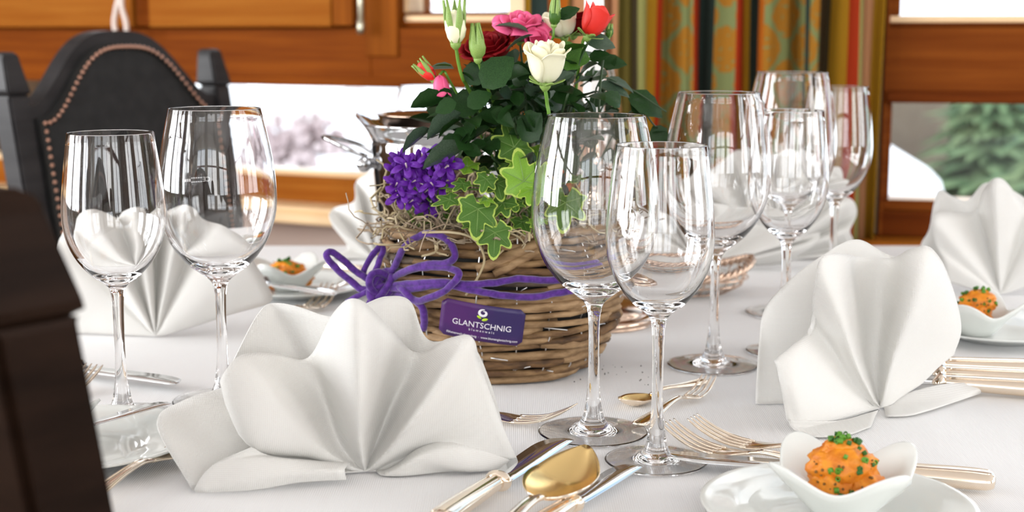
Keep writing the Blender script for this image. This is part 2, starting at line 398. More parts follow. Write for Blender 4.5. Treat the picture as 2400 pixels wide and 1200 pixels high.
# ---- outside
bm = bmesh.new(); box(bm, (-60, 4.7, -1.3), (60, 130, -1.15)); g = finish(bm, 'snow_ground', M['snow'], smooth=False); struct(g)
def hill(name, c, rx, ry, h, m):
    bm = bmesh.new(); bmesh.ops.create_icosphere(bm, subdivisions=4, radius=1)
    for v in bm.verts:
        q = v.co.copy(); k = 1 + .25 * noise.noise(q * 3) + .08 * noise.noise(q * 9)
        v.co = V((c[0] + q.x * rx * k, c[1] + q.y * ry * k, c[2] + max(q.z, -.05) * h * k))
    return struct(finish(bm, name, m))
hill('snow_hill', (-30, 95, -1.2), 45, 14, 7, M['snow']); hill('snow_hill', (40, 110, -1.2), 45, 18, 14, M['snow'])
def conifer(x, y, h, rad, m, label, zb=-1.2, group='conifers outside the right window'):
    t = thing('conifer_tree', label, 'tree', (x, y, zb), group)
    bm = bmesh.new(); tube(bm, [(0, 0, 0), (0, 0, h * .9)], [rad * .08, rad * .02], 6); finish(bm, 'trunk', M['hut'], t)
    bm = bmesh.new(); L = 24
    for k in range(L):
        f = k / L; z = h * (.1 + .88 * f); r = rad * (1 - f) ** .55 * (.9 + .2 * random.random()) + .03
        nb = 30
        for j in range(nb):
            a = 2 * math.pi * (j + random.random() * .7) / nb; rr = r * random.uniform(.7, 1.15); wd = r * .14
            d = V((math.cos(a), math.sin(a), 0)); sd = V((-d.y, d.x, 0)); dz = h / L
            tip = d * rr + V((0, 0, z - dz * 1.0 * random.uniform(.5, 1.3)))
            vs = [bm.verts.new(V((0, 0, z + dz * .5))), bm.verts.new(d * rr * .55 + sd * wd + V((0, 0, z - dz * .3))), bm.verts.new(tip), bm.verts.new(d * rr * .55 - sd * wd + V((0, 0, z - dz * .3)))]
            bm.faces.new(vs)
    finish(bm, 'foliage', m, t, smooth=False)
def bgpt(px, Y): d = ray(px, 300); return d.x / d.y * Y
conifer(bgpt(2330, 13), 13, 4.05, 1.5, M['pine'], 'green conifer outside, right of the snowy roof', zb=-3)
conifer(bgpt(2248, 17), 17, 4.0, .7, M['pine'], 'tall slim green conifer outside, above the snowy roof', zb=-3)
conifer(bgpt(2500, 9.8), 9.8, 4.1, 1.1, M['pine'], 'nearest green conifer outside, cut off by the right edge of the picture', zb=-3)
conifer(bgpt(2290, 26), 26, 4.15, 2.4, M['pine2'], 'bluish conifer outside behind the green ones', zb=-3)
conifer(bgpt(2430, 20.5), 20.5, 4.1, 1.9, M['pine2'], 'farthest bluish conifer outside, behind all the others', zb=-3)
# brown house and snowy roof seen through the right pane
h = thing('timber_house', 'brown timber house outside behind the left part of the right pane', 'building', (bgpt(2130, 15), 15, -1.15))
bm = bmesh.new(); box(bm, (-1.2, 0, 0), (.42, 3, 1.9)); finish(bm, 'wall', M['hut'], h, smooth=False)
bm = bmesh.new(); box(bm, (-1.35, -.3, 1.9), (.55, 3.2, 2.0)); finish(bm, 'roof', M['snow'], h, smooth=False)
a0 = PY(2060, 352, 8.0); 
rf = thing('snowy_roof', 'low shed roof covered in thick snow outside the right window', 'building', (a0.x, 8.0, a0.z - 1.4))
bm = bmesh.new(); b0 = PY(2205, 415, 8.0); b1 = PY(2222, 480, 8.0)
pts = [V((-.6, 0, 1.45)), V((0, 0, 1.4)), V((.12, 0, 1.36)), V(((b0.x - a0.x) * .8, 0, b0.z - a0.z + 1.45)), V((b0.x - a0.x, 0, b0.z - a0.z + 1.38)), V((b1.x - a0.x, 0, b1.z - a0.z + 1.38)), V((b1.x - a0.x - .05, 0, b1.z - a0.z + 1.2)), V((-.6, 0, .9))]
fr_ = [bm.verts.new(p) for p in pts]; bk_ = [bm.verts.new(p + V((-.3, 2.2, .35))) for p in pts]
bm.faces.new(fr_); bm.faces.new(bk_[::-1])
for i in range(len(pts)): bm.faces.new((fr_[i], fr_[(i + 1) % len(pts)], bk_[(i + 1) % len(pts)], bk_[i]))
finish(bm, 'snow_cover', M['snow'], rf, smooth=False)
bm = bmesh.new(); box(bm, (-.5, .15, -1.5), (.25, 2.0, 1.0)); finish(bm, 'wall', M['hut'], rf, smooth=False)
# bushes and houses through the lower left window
def bush(px, Y, wd, ht, label, zb=-1.15):
    bm = bmesh.new()
    for k in range(90):
        a = random.uniform(0, 2 * math.pi); r = wd * math.sqrt(random.random()); 
        zt = ht * (1 - (r / wd) ** 2) * random.uniform(.5, 1)
        p = V((math.cos(a) * r * .3, math.sin(a) * r * .3, 0)); q = V((math.cos(a) * r, math.sin(a) * r * .7, zt))
        tube(bm, [p, (p + q) / 2 + V((0, 0, zt * .2)), q], [.05, .035, .01], 4)
        bmesh.ops.create_icosphere(bm, subdivisions=1, radius=wd * .13, matrix=Matrix.Translation(q))
    o = finish(bm, 'bare_shrub', M['bare']); o.location = (bgpt(px, Y), Y, zb); tag(o, label, 'shrub', 'bare shrubs outside the left window')
bush(655, 22, .6, .95, 'larger bare reddish shrub outside, behind the big left wine glass')
bush(735, 26, .7, .75, 'small bare reddish shrub outside, midway along the left window')
for (px, Y, wd, ht, lb) in ((700, 34, 1.6, 1.1, 'small far white house with a snowy roof beyond the shrubs'), (790, 42, 1.2, .9, 'tiny farthest white house in the snow beyond the shrubs')):
    t = thing('distant_house', lb, 'building', (bgpt(px, Y), Y, -1.15))
    bm = bmesh.new(); box(bm, (-wd / 2, 0, 0), (wd / 2, 2, ht)); finish(bm, 'wall', M['hutw'], t, smooth=False)
    bm = bmesh.new(); 
    v = [bm.verts.new(q) for q in ((-wd * .6, -.2, ht), (wd * .6, -.2, ht), (0, -.2, ht + .5), (-wd * .6, 2.2, ht), (wd * .6, 2.2, ht), (0, 2.2, ht + .5))]
    for f in ((0, 1, 2), (3, 5, 4), (0, 2, 5, 3), (1, 4, 5, 2), (0, 3, 4, 1)): bm.faces.new([v[i] for i in f])
    finish(bm, 'roof', M['snow'], t, smooth=False)

# ---- curtains
def curtain_mat(name, stops):
    m = mat(name, (.5, .3, .1), .9, spec=.15); n = m.node_tree; b = n.nodes['Principled BSDF']
    uv = n.nodes.new('ShaderNodeUVMap'); sep = n.nodes.new('ShaderNodeSeparateXYZ'); n.links.new(uv.outputs[0], sep.inputs[0])
    cur = None
    r = n.nodes.new('ShaderNodeValToRGB'); r.color_ramp.interpolation = 'CONSTANT'
    # masks: ramp holds the plain colour, a second ramp marks damask stripes
    r2 = n.nodes.new('ShaderNodeValToRGB'); r2.color_ramp.interpolation = 'CONSTANT'
    for k, (pos, c, dm) in enumerate(stops):
        for rr, cc in ((r, c), (r2, (dm, dm, dm))):
            e = rr.color_ramp.elements[k] if k < 2 else rr.color_ramp.elements.new(pos)
            e.position = pos; e.color = (*cc, 1)
    n.links.new(sep.outputs['X'], r.inputs[0]); n.links.new(sep.outputs['X'], r2.inputs[0])
    mp = n.nodes.new('ShaderNodeMapping'); mp.inputs['Scale'].default_value = (7.6, 7.2, 1); n.links.new(uv.outputs[0], mp.inputs[0])
    vo = n.nodes.new('ShaderNodeTexVoronoi'); vo.feature = 'DISTANCE_TO_EDGE'; vo.inputs['Scale'].default_value = 1.0; vo.inputs['Randomness'].default_value = .0
    nz = n.nodes.new('ShaderNodeTexNoise'); nz.inputs['Scale'].default_value = 9
    mixv = n.nodes.new('ShaderNodeMixRGB'); mixv.inputs[0].default_value = .12
    n.links.new(mp.outputs[0], nz.inputs['Vector']); n.links.new(mp.outputs[0], mixv.inputs[1]); n.links.new(nz.outputs['Color'], mixv.inputs[2])
    # ogee lattice: | sin(x) -/+ cos(y) |
    sx = n.nodes.new('ShaderNodeSeparateXYZ'); n.links.new(mixv.outputs[0], sx.inputs[0])
    def mth(op, a, b_=None):
        q = n.nodes.new('ShaderNodeMath'); q.operation = op
        for i, v_ in enumerate((a, b_)):
            if v_ is None: continue
            if isinstance(v_, (int, float)): q.inputs[i].default_value = v_
            else: n.links.new(v_, q.inputs[i])
        return q.outputs[0]
    a1 = mth('SINE', mth('MULTIPLY', sx.outputs['X'], 6.28)); a2 = mth('COSINE', mth('MULTIPLY', sx.outputs['Y'], 6.28))
    d = mth('ABSOLUTE', mth('ADD', a1, a2)); lat = mth('LESS_THAN', d, .36)
    flo = mth('GREATER_THAN', nz.outputs['Fac'], .62)
    pat = mth('MAXIMUM', lat, flo); 
    mix = n.nodes.new('ShaderNodeMixRGB'); n.links.new(mth('MULTIPLY', pat, r2.outputs['Color']), mix.inputs[0])
    n.links.new(r.outputs['Color'], mix.inputs[1]); mix.inputs[2].default_value = (.15, .17, .065, 1)
    n.links.new(mix.outputs[0], b.inputs['Base Color'])
    return m
GO = (.27, .115, .012); OL = (.105, .08, .016); RD = (.26, .022, .004); TE = (.02, .032, .026); MU = (.28, .14, .008); BR = (.035, .024, .010); PA = (.20, .19, .06); ORG = (.38, .10, .008)
LI = (.36, .17, .08)
st = [(1440, OL, 0), (1476, BR, 0), (1496, PA, 0), (1514, MU, 0), (1536, RD, 0), (1547, GO, 1), (1620, RD, 0), (1642, TE, 0), (1672, GO, 1), (1705, RD, 0), (1735, MU, 0), (1760, TE, 0), (1778, ORG, 0),
      (1787, GO, 1), (1876, TE, 0), (1890, GO, 1), (1914, BR, 0), (1942, MU, 0), (1973, RD, 0), (1992, PA, 0), (2004, OL, 0), (2021, LI, 0), (2047, MU, 0)]
# (ramps hold 32 stops at most)
st = [((p - 1440) / 626, c, d) for p, c, d in st]
M['curtain'] = curtain_mat('striped_damask_curtain', st)
def curtain(name, px0, px1, m, amp, nf, py_bot, label, Y0, Y1, ztop=CEIL - .06):
    bm = bmesh.new(); uvl = bm.loops.layers.uv.new('UVMap'); N = 150; K = 14; vs = []
    for i in range(N + 1):
        f = i / N; px = px0 + (px1 - px0) * f; Y = Y0 + (Y1 - Y0) * f
        dd = amp * (math.sin(f * nf * 2 * math.pi) + .4 * math.sin(f * nf * 4.7 * math.pi + 1)); x = bgpt(px, Y)
        row = []
        zb = PY(px, py_bot, Y).z
        for k in range(K + 1):
            g = k / K; z = zb + (ztop - zb) * g
            row.append((bm.verts.new((x + .006 * math.sin(g * 5 + i * .2), Y + dd * (1 - .35 * g), z)), f, g))
        vs.append(row)
    for i in range(N):
        for k in range(K):
            q = (vs[i][k], vs[i + 1][k], vs[i + 1][k + 1], vs[i][k + 1])
            fc = bm.faces.new([a[0] for a in q])
            for l, a in zip(fc.loops, q): l[uvl].uv = (min(a[1], .9999), a[2] * 2.6)
    o = finish(bm, name, m); solid(o, .002); return tag(o, label, 'curtain')
curtain('curtain', 1440, 2066, M['curtain'], .022, 6.5, 640, 'wide striped damask curtain in green, gold and red beside the right window', 2.44, 2.40)
st2 = [(0, MU, 0), (.12, TE, 0), (.26, ORG, 0), (.42, GO, 1), (.52, LI, 0), (.66, TE, 0), (.74, OL, 0), (.80, LI, 0)]
M['curtain2'] = curtain_mat('striped_curtain_left', st2)
curtain('curtain', 1222, 1456, M['curtain2'], .014, 2.5, 640, 'narrow striped curtain panel behind the rose plant and candle', 2.53, 2.46)
# cords hanging in front of the left window
bm = bmesh.new()
for s_ in (0, 1):
    pts = [WL.xyz(WL.u(284 + s_ * 22 + dx, .08), WL.z(300, yy, .08), .085) for dx, yy in ((6 - s_ * 6, -300), (4, -80), (10 - s_ * 14, -10), (4 - 8 * s_, 20), (-2 + 6 * s_, 55), (3, 90))]
    tube(bm, spline(pts, 24), .0055, 8)
tag(finish(bm, 'blind_cord', M['cord']), 'looped whitish cord hanging before the left window rail', 'cord')

# ================================================================== TABLE
def round_outline(x0, x1, y0, y1, rs, n=14):
    out = []
    for (cx, cy_, r, a0_) in ((x0 + rs[0], y0 + rs[0], rs[0], 180), (x1 - rs[1], y0 + rs[1], rs[1], 270), (x1 - rs[2], y1 - rs[2], rs[2], 0), (x0 + rs[3], y1 - rs[3], rs[3], 90)):
        for k in range(n + 1):
            a = R(a0_ + 90 * k / n); out.append((cx + r * math.cos(a), cy_ + r * math.sin(a)))
    return out
TBL = (-.50, .78, .60, 2.06)
table = thing('dining_table', 'long dining table under the white tablecloth', 'table', (.14, 1.33, 0))
bm = bmesh.new(); ol = round_outline(TBL[0] + .01, TBL[1] - .01, TBL[2] + .01, TBL[3] - .01, (.45, .12, .10, .10))
prism(bm, ol, TT - .032, TT - .003); worldchild(finish(bm, 'tabletop', M['wood_mid'], smooth=False), table)
for (x, y) in ((-.12, 1.05), (.62, .78), (.62, 1.9), (-.36, 1.9)):
    bm = bmesh.new(); box(bm, (x - .03, y - .03, 0), (x + .03, y + .03, TT - .03), bevel=.004); worldchild(finish(bm, 'leg', M['wood_mid'], smooth=False), table)
# cloth: top with gentle creases, rounded edge, hanging skirt
ol = round_outline(*TBL, (.46, .13, .11, .11), 16)
bm = bmesh.new(); dens = []
for i in range(len(ol)):
    a = V(ol[i]); b = V(ol[(i + 1) % len(ol)]); k = max(1, int((b - a).length / .03))
    for j in range(k): dens.append(a.lerp(b, j / k))
cxy = V((.14, 1.33)); rings = []
def wave(x, y): return .0007 * noise.noise(V((x * 5, y * 3, 0))) + .0008
for f in (.25, .5, .7, .85, .95, .99):
    rings.append([V((cxy.x + (p.x - cxy.x) * f, cxy.y + (p.y - cxy.y) * f, TT + wave(p.x * f, p.y * f) - .0012)) for p in dens])
N = len(dens)
for j, (off, z) in enumerate(((0, -.001), (.006, -.004), (.009, -.012), (.012, -.05), (.018, -.12), (.022, -.20), (.026, -.28))):
    rg = []
    for i, p in enumerate(dens):
        t = (dens[(i + 1) % N] - dens[i - 1]).normalized(); nn = V((t.y, -t.x))
        ww = .008 * math.sin(i * .55) * max(0, -z / .28)
        rg.append(V((p.x + nn.x * (off + ww), p.y + nn.y * (off + ww), TT + z)))
    rings.append(rg)
vv = [[bm.verts.new(p) for p in rg] for rg in rings]
ctr = bm.verts.new((cxy.x, cxy.y, TT))
for i in range(N): bm.faces.new((ctr, vv[0][i], vv[0][(i + 1) % N]))
for a in range(len(vv) - 1):
    for i in range(N): bm.faces.new((vv[a][i], vv[a][(i + 1) % N], vv[a + 1][(i + 1) % N], vv[a + 1][i]))
tag(finish(bm, 'tablecloth', M['tablecloth']), 'white tablecloth covering the whole table top', 'tablecloth')

# ================================================================== CHAIRS
def make_chair(label, mw, loc, face_deg, hpost, lean=9, W=.46, fh=1.0):
    """local frame: chair faces +Y, origin on the floor between the rear posts"""
    t = thing('dining_chair', label, 'chair', loc, rot=(0, 0, R(face_deg)))
    tl = math.tan(R(lean)); PW = .021
    def yb(z): return -(max(z - .44, 0)) * tl
    for s in (-1, 1):
        bm = bmesh.new(); zt = hpost - .072 * fh; rows = []
        for z, ww in ((0, .018), (.44, PW), (zt, PW * .96), (zt + .003, PW * .92)):
            y = yb(z); rows.append([V((s * W / 2 + a * ww, y + b * ww, z)) for a, b in ((-1, -1), (1, -1), (1, 1), (-1, 1))])
        vs = [[bm.verts.new(p) for p in r_] for r_ in rows]
        for i in range(len(vs) - 1):
            for k in range(4): bm.faces.new((vs[i][k], vs[i][(k + 1) % 4], vs[i + 1][(k + 1) % 4], vs[i + 1][k]))
        bm.faces.new(vs[0][::-1]); bm.faces.new(vs[-1])
        bmesh.ops.bevel(bm, geom=[e for e in bm.edges if abs((e.verts[0].co - e.verts[1].co).z) > .05], offset=.004, segments=2, affect='EDGES')
        finish(bm, 'post', mw, t, smooth=False)
        bm = bmesh.new(); rows = []
        for z, ww in ((0, .016), (.004, .0165), (.008, .0215), (.013, .0225), (.058, .0165), (.066, .0135), (.070, .009)):
            z *= fh; y = yb(zt + z); rows.append([V((s * W / 2 + a * ww, y + b * ww, zt + z)) for a, b in ((-1, -1), (1, -1), (1, 1), (-1, 1))])
        vs = [[bm.verts.new(p) for p in r_] for r_ in rows]
        for i in range(len(vs) - 1):
            for k in range(4): bm.faces.new((vs[i][k], vs[i][(k + 1) % 4], vs[i + 1][(k + 1) % 4], vs[i + 1][k]))
        bm.faces.new(vs[0][::-1]); bm.faces.new(vs[-1])
        bmesh.ops.bevel(bm, geom=[e for e in bm.edges if abs((e.verts[0].co - e.verts[1].co).z) > .03], offset=.003, segments=2, affect='EDGES')
        finish(bm, 'finial', mw, t, smooth=False)
        bm = bmesh.new(); box(bm, (s * (W / 2 - .005) - .02, .40, 0), (s * (W / 2 - .005) + .02, .44, .43), bevel=.004); finish(bm, 'leg', mw, t, smooth=False)
        bm = bmesh.new(); box(bm, (s * (W / 2) - .011, .0, .18), (s * (W / 2) + .011, .42, .21), bevel=.003); finish(bm, 'stretcher', mw, t, smooth=False)
    # arched back: outline curve across the width
    zsh = hpost - .085; rise = .115; hw = W / 2 - PW + .004
    def top(x):
        f = abs(x) / hw
        if f > 1: f = 1
        return zsh + rise * (.5 + .5 * math.cos(math.pi * min(1, f * 1.02) ** 1.5))
    zb = .62; NX = 48
    def slab(name, m, ins, y0, y1, zlo, hi_in=0, zoff=0, bulge=0):
        bm = bmesh.new(); rows = []
        for i in range(NX + 1):
            x = -hw + ins + (2 * hw - 2 * ins) * i / NX; zt = top(x * (hw / (hw - ins) if ins else 1)) - hi_in + zoff
            r_ = []
            for k in range(9):
                z = zlo + (zt - zlo) * k / 8
                bl = bulge * math.sin(math.pi * k / 8) * math.cos(x / hw * 1.4)
                r_.append(V((x, yb(z) + y1 + bl, z)))
            r_ = r_ + [V((q.x, yb(q.z) + y0, q.z)) for q in reversed(r_)]
            rows.append(r_)
        vs = [[bm.verts.new(p) for p in r_] for r_ in rows]; K = len(vs[0])
        for i in range(NX):
            for k in range(K): bm.faces.new((vs[i][k], vs[i + 1][k], vs[i + 1][(k + 1) % K], vs[i][(k + 1) % K]))
        bm.faces.new(vs[0]); bm.faces.new(vs[-1][::-1])
        o = finish(bm, name, m, t, smooth=False); return o
    slab('crest_frame', mw, 0, -.018, .014, zb)
    slab('upholstered_back', M['leather'], .010, .0, .022, zb + .03, .019, 0, .003)
    # nail trim following the arch and both sides
    bm = bmesh.new(); pts = []
    hwi = hw - .017
    xs = [-hwi + 2 * hwi * i / 200 for i in range(201)]
    line = [V((-hwi, 0, zb + .05 + (top(-hw) - .026 - zb - .05) * i / 40)) for i in range(40)] + [V((x, 0, top(x * hw / hwi) - .026)) for x in xs] + [V((hwi, 0, zb + .05 + (top(hw) - .026 - zb - .05) * (40 - i) / 40)) for i in range(40)]
    acc = 0
    for i in range(1, len(line)):
        acc += (line[i] - line[i - 1]).length
        if acc > .0098:
            acc = 0; q = line[i]
            bmesh.ops.create_icosphere(bm, subdivisions=1, radius=.0040, matrix=Matrix.Translation((q.x, yb(q.z) + .0285, q.z)) @ Matrix.Diagonal((1, .6, 1, 1)))
    o = finish(bm, 'nail_trim', M['nail'], t); o['kind'] = 'stuff'
    # black recess band the nails sit in
    bm = bmesh.new(); tube(bm, [V((q.x, yb(q.z) + .0225, q.z)) for q in line[::4]], .0062, 6); finish(bm, 'trim_band', M['liner'], t)
    bm = bmesh.new(); box(bm, (-W / 2 + .0, .0, .40), (W / 2, .45, .45), bevel=.01); finish(bm, 'seat_frame', mw, t, smooth=False)
    bm = bmesh.new(); box(bm, (-W / 2 + .02, .02, .45), (W / 2 - .02, .44, .475), bevel=.012); finish(bm, 'seat', M['leather'], t)
    bm = bmesh.new(); box(bm, (-W / 2, -.008, .45), (W / 2, .012, .47), bevel=.003); finish(bm, 'back_rail', mw, t, smooth=False)
    return t
def facing(dx, dy): return math.degrees(math.atan2(dy, dx)) - 90
tl = math.tan(R(9)) * .58
fx, fy = math.sin(R(60)), -math.cos(R(60))
make_chair('dark wooden chair with arched leather back and copper nails, far left', M['chair'], (-.659 + fx * tl * 1.0, 2.39 + fy * tl * 1.0, 0), facing(fx, fy), 1.04)
nx, ny = .6, .8
tl2 = math.tan(R(9)) * .50
pp = V((-.200, .56)); mid = pp + V((-.8, .6)) * .23
make_chair('near dark brown chair post blurred at the left edge', M['chair_near'], (mid.x + nx * tl2, mid.y + ny * tl2, 0), facing(nx, ny), 1.011, fh=.80)

# ================================================================== GLASSES
def glass_proto(kind):
    if kind == 'S':
        outer = [(.0368, 0), (.0373, .0008), (.0371, .0014), (.030, .0021), (.020, .0030), (.0125, .0054), (.0084, .0110), (.0062, .021), (.0046, .034), (.0040, .055), (.0041, .080), (.0048, .098), (.0062, .1055), (.0105, .1105), (.0185, .1165), (.0285, .1285), (.0355, .1435), (.0387, .161), (.0380, .180), (.0356, .203), (.0322, .2298)]
        inner = [(.0316, .2302), (.0312, .2298), (.0346, .203), (.0370, .180), (.0376, .161), (.0344, .1442), (.0274, .1302), (.0175, .1195), (.008, .1150), (0, .1138)]
    else:
        outer = [(.0420, 0), (.0425, .0008), (.0423, .0015), (.034, .0022), (.023, .0032), (.0135, .0058), (.0088, .0120), (.0064, .022), (.0048, .036), (.0042, .060), (.0043, .084), (.0052, .096), (.0080, .1035), (.0150, .1095), (.0275, .1195), (.0395, .136), (.0470, .156), (.0488, .175), (.0472, .197), (.0438, .218), (.0375, .2462)]
        inner = [(.0369, .2467), (.0364, .2462), (.0427, .218), (.0461, .197), (.0477, .175), (.0458, .1565), (.0384, .1375), (.0262, .1225), (.012, .1148), (0, .1128)]
    def dens(pr, k=3):
        p = spline([V((a, b, 0)) for a, b in pr], (len(pr) - 1) * k + 1); return [(max(q.x, 0), q.y) for q in p]
    r1, z1 = outer[-1]; r0_ = inner[1][0]; rc = (r1 + r0_) / 2; hr = (r1 - r0_) / 2
    rim = [(rc + hr * math.cos(math.pi * k / 8), z1 + hr * 1.15 * math.sin(math.pi * k / 8)) for k in range(1, 8)]
    rb = outer[0][0]; prof = [(0, .0021), (rb * .12, .0021), (rb * .3, .0020), (rb * .5, .0016), (rb * .7, .0010), (rb * .86, .0004), (rb * .93, .0001), (rb * .96, 0), (rb * .985, 0)] + dens(outer) + rim + dens(inner[1:])
    bm = bmesh.new(); lathe(bm, prof, 72)
    me = bpy.data.meshes.new('wine_glass'); bmesh.ops.recalc_face_normals(bm, faces=bm.faces); bm.to_mesh(me); bm.free()
    me.materials.append(M['glass'])
    for p in me.polygons: p.use_smooth = True
    return me
GS = glass_proto('S'); GL = glass_proto('L')
def put_glass(me, px, py=None, D=None, s=1.0, label='', group='wine glasses on the table', sxy=None):
    if py is not None: p = PH(px, py)
    else: p = V(((px - 1200) / F * (D * math.cos(R(PITCH)) + .31 * math.sin(R(PITCH))), D, TT))
    o = bpy.data.objects.new('wine_glass', me); COL.objects.link(o); o.location = (p.x, p.y, TT + .0006); o.scale = (sxy or s, sxy or s, s)
    tag(o, label, 'wine glass', group); return o
gl_big = put_glass(GL, 1390, 1015, label='large wine glass in front of the wicker basket, second from front')
put_glass(GS, 1538, 1082, label='smaller wine glass nearest the camera, beside the forks')
put_glass(GL, 1671, 857, label='large wine glass with its foot by the crossed dessert fork', s=1.03, sxy=1.0)
put_glass(GL, 1840, D=1.55, s=1.075, sxy=1.02, label='tallest wine glass, in front of the curtain, behind the other right-hand glasses')
put_glass(GS, 1836, 825, s=1.02, sxy=.97, label='smaller wine glass with its foot behind the right front napkin')
put_glass(GS, 1948, D=1.64, s=1.07, sxy=1.05, label='wine glass standing farthest right, against the curtain edge')
put_glass(GS, 288, 977, s=1.0, sxy=1.04, label='smaller wine glass on the far left, before the dark chair')
g8 = put_glass(GL, 525, D=1.17, label='large wine glass on the left with a small etched mark')
put_glass(GL, 1372, D=1.9, s=1.06, sxy=.98, label='wine glass half hidden behind the rose plant and candle')
put_glass(GL, 1003, D=1.92, s=.96, sxy=.97, label='wine glass behind the champagne cooler, before the window')
# etched mark, read from inside: mirrored CE on the back of the big left glass
def text_obj(s, size, m, name, xf, parent, extr=.0001, align='CENTER'):
    cu = bpy.data.curves.new(name, 'FONT'); cu.body = s; cu.size = size; cu.extrude = extr; cu.align_x = align; cu.align_y = 'CENTER'; cu.resolution_u = 3
    tmp = bpy.data.objects.new('tmp', cu); COL.objects.link(tmp)
    dg = bpy.context.evaluated_depsgraph_get(); me = bpy.data.meshes.new_from_object(tmp.evaluated_get(dg))
    bpy.data.objects.remove(tmp)
    for v in me.vertices: v.co = xf(v.co)
    me.materials.clear(); me.materials.append(m)
    o = bpy.data.objects.new(name, me); COL.objects.link(o); o.parent = parent; return o
def etch_xf(a0_, z0, r, mirror=-1):
    def f(c):
        a = a0_ + mirror * -c.x / r
        rr = r + .0003 + c.z; return V((rr * math.cos(a), rr * math.sin(a), z0 + c.y))
    return f
text_obj('CE', .0056, M['etch'], 'etched_mark', etch_xf(R(112), .1835, .0490, -1), g8)
bm = bmesh.new()
for k in range(9):
    a = R(117.5 + k * 2.4); 
    for (z, hh) in ((.1818, .0004), (.1852, .0004)) if k < 5 else ((.1836, .0012),):
        box(bm, (-.0007, -.0001, -hh), (.0007, .0001, hh), Matrix.Rotation(a, 4, 'Z') @ Matrix.Translation((.0493, 0, z)) @ Matrix.Rotation(R(90), 4, 'Z'))
finish(bm, 'etched_line', M['etch'], g8, smooth=False)

# ================================================================== NAPKINS
def sheet(bm, ribs, nu=10, nv=16, sharp=0.0):
    """ribs: list of polylines of world points, pivot first; a smooth surface is drawn through them"""
    cols = [spline(r, nv) for r in ribs]
    rows = list(zip(*cols))                         # nv rows of len(ribs)
    pts = [spline(list(row), (len(ribs) - 1) * nu + 1) for row in rows]
    for j, row in enumerate(pts):
        for q in row:
            q += V((0, 1, 0)) * (.0012 * noise.noise(q * 45)) + V((0, 0, 1)) * (.001 * noise.noise(q * 30 + V((5, 5, 5))))
            if q.z < TT + .0015: q.z = TT + .0015
    grid(bm, pts)
def napkin(label, base, sheets, group='folded white fan napkins', nu=10, nv=16, sc_=1.0, thick=.0011, dyscale=1.0):
    """sheets: list of rib lists in picture coordinates with depth offset in cm from the base distance"""
    bm = bmesh.new()
    for ribs in sheets:
        R3 = []
        for r in ribs:
            out = []
            for q in r:
                if len(q) == 2: out.append(PH(q[0], q[1], .002))
                else: out.append(PY(q[0], q[1], base + q[2] * dyscale / 100))
            R3.append(out)
        sheet(bm, R3, nu, nv)
    o = finish(bm, 'folded_napkin', M['napkin']); solid(o, thick)
    # origin at the base
    c = PH(*[q for q in sheets[0][0][0]][:2]); me = o.data
    for v in me.vertices: v.co -= c
    o.location = c
    return tag(o, label, 'napkin', group)
pv = (856, 1112, 0)
front = [
    [pv, (760, 1112, -.8), (640, 1126, -2.0), (540, 1140, -3.4), (450, 1149, -4.2)],
    [pv, (740, 1078, .3), (620, 1085, -.6), (480, 1060, -1.4), (368, 992, -1.0)],
    [pv, (745, 1062, 1.2), (640, 1040, 1.2), (560, 985, 1.4), (430, 938, 1.8)],
    [pv, (745, 1072, 1.4), (650, 1045, 1.8), (580, 980, 2.2), (535, 905, 2.6)],
    [pv, (730, 1072, -.8), (590, 1046, -3.2), (535, 958, -3.3), (517, 890, -2.6)],
    [pv, (755, 1055, -.8), (660, 968, -2.6), (600, 880, -2.6), (560, 834, -2.0)],
    [pv, (775, 1050, .4), (725, 950, 1.0), (665, 870, 1.2), (640, 827, 1.4)],
    [pv, (800, 1045, 1.2), (768, 950, 2.4), (742, 880, 2.9), (722, 838, 3.1)],
    [pv, (822, 1035, .0), (795, 930, -.8), (775, 830, -.9), (785, 730, -.6)],
    [pv, (842, 1030, -1.2), (840, 930, -3.0), (838, 800, -3.2), (838, 700, -2.6)],
    [pv, (862, 1035, -.2), (880, 950, -.4), (895, 850, -.2), (905, 758, .2)],
    [pv, (878, 1048, 1.4), (910, 970, 2.8), (948, 890, 3.4), (975, 826, 3.4)],
    [pv, (895, 1055, .0), (950, 980, -.4), (1010, 880, -.4), (1050, 795, .0)],
    [pv, (905, 1062, -1.2), (972, 985, -3.0), (1045, 880, -3.0), (1105, 788, -2.2)],
    [pv, (915, 1070, -.6), (1000, 1000, -1.2), (1080, 930, -1.0), (1127, 860, -.6)],
    [pv, (925, 1082, .6), (1010, 1035, .4), (1100, 1010, .4), (1168, 975, .6)],
    [pv, (925, 1098, .2), (1010, 1060, .2), (1110, 1060, .4), (1216, 1082, 1.2)],
]
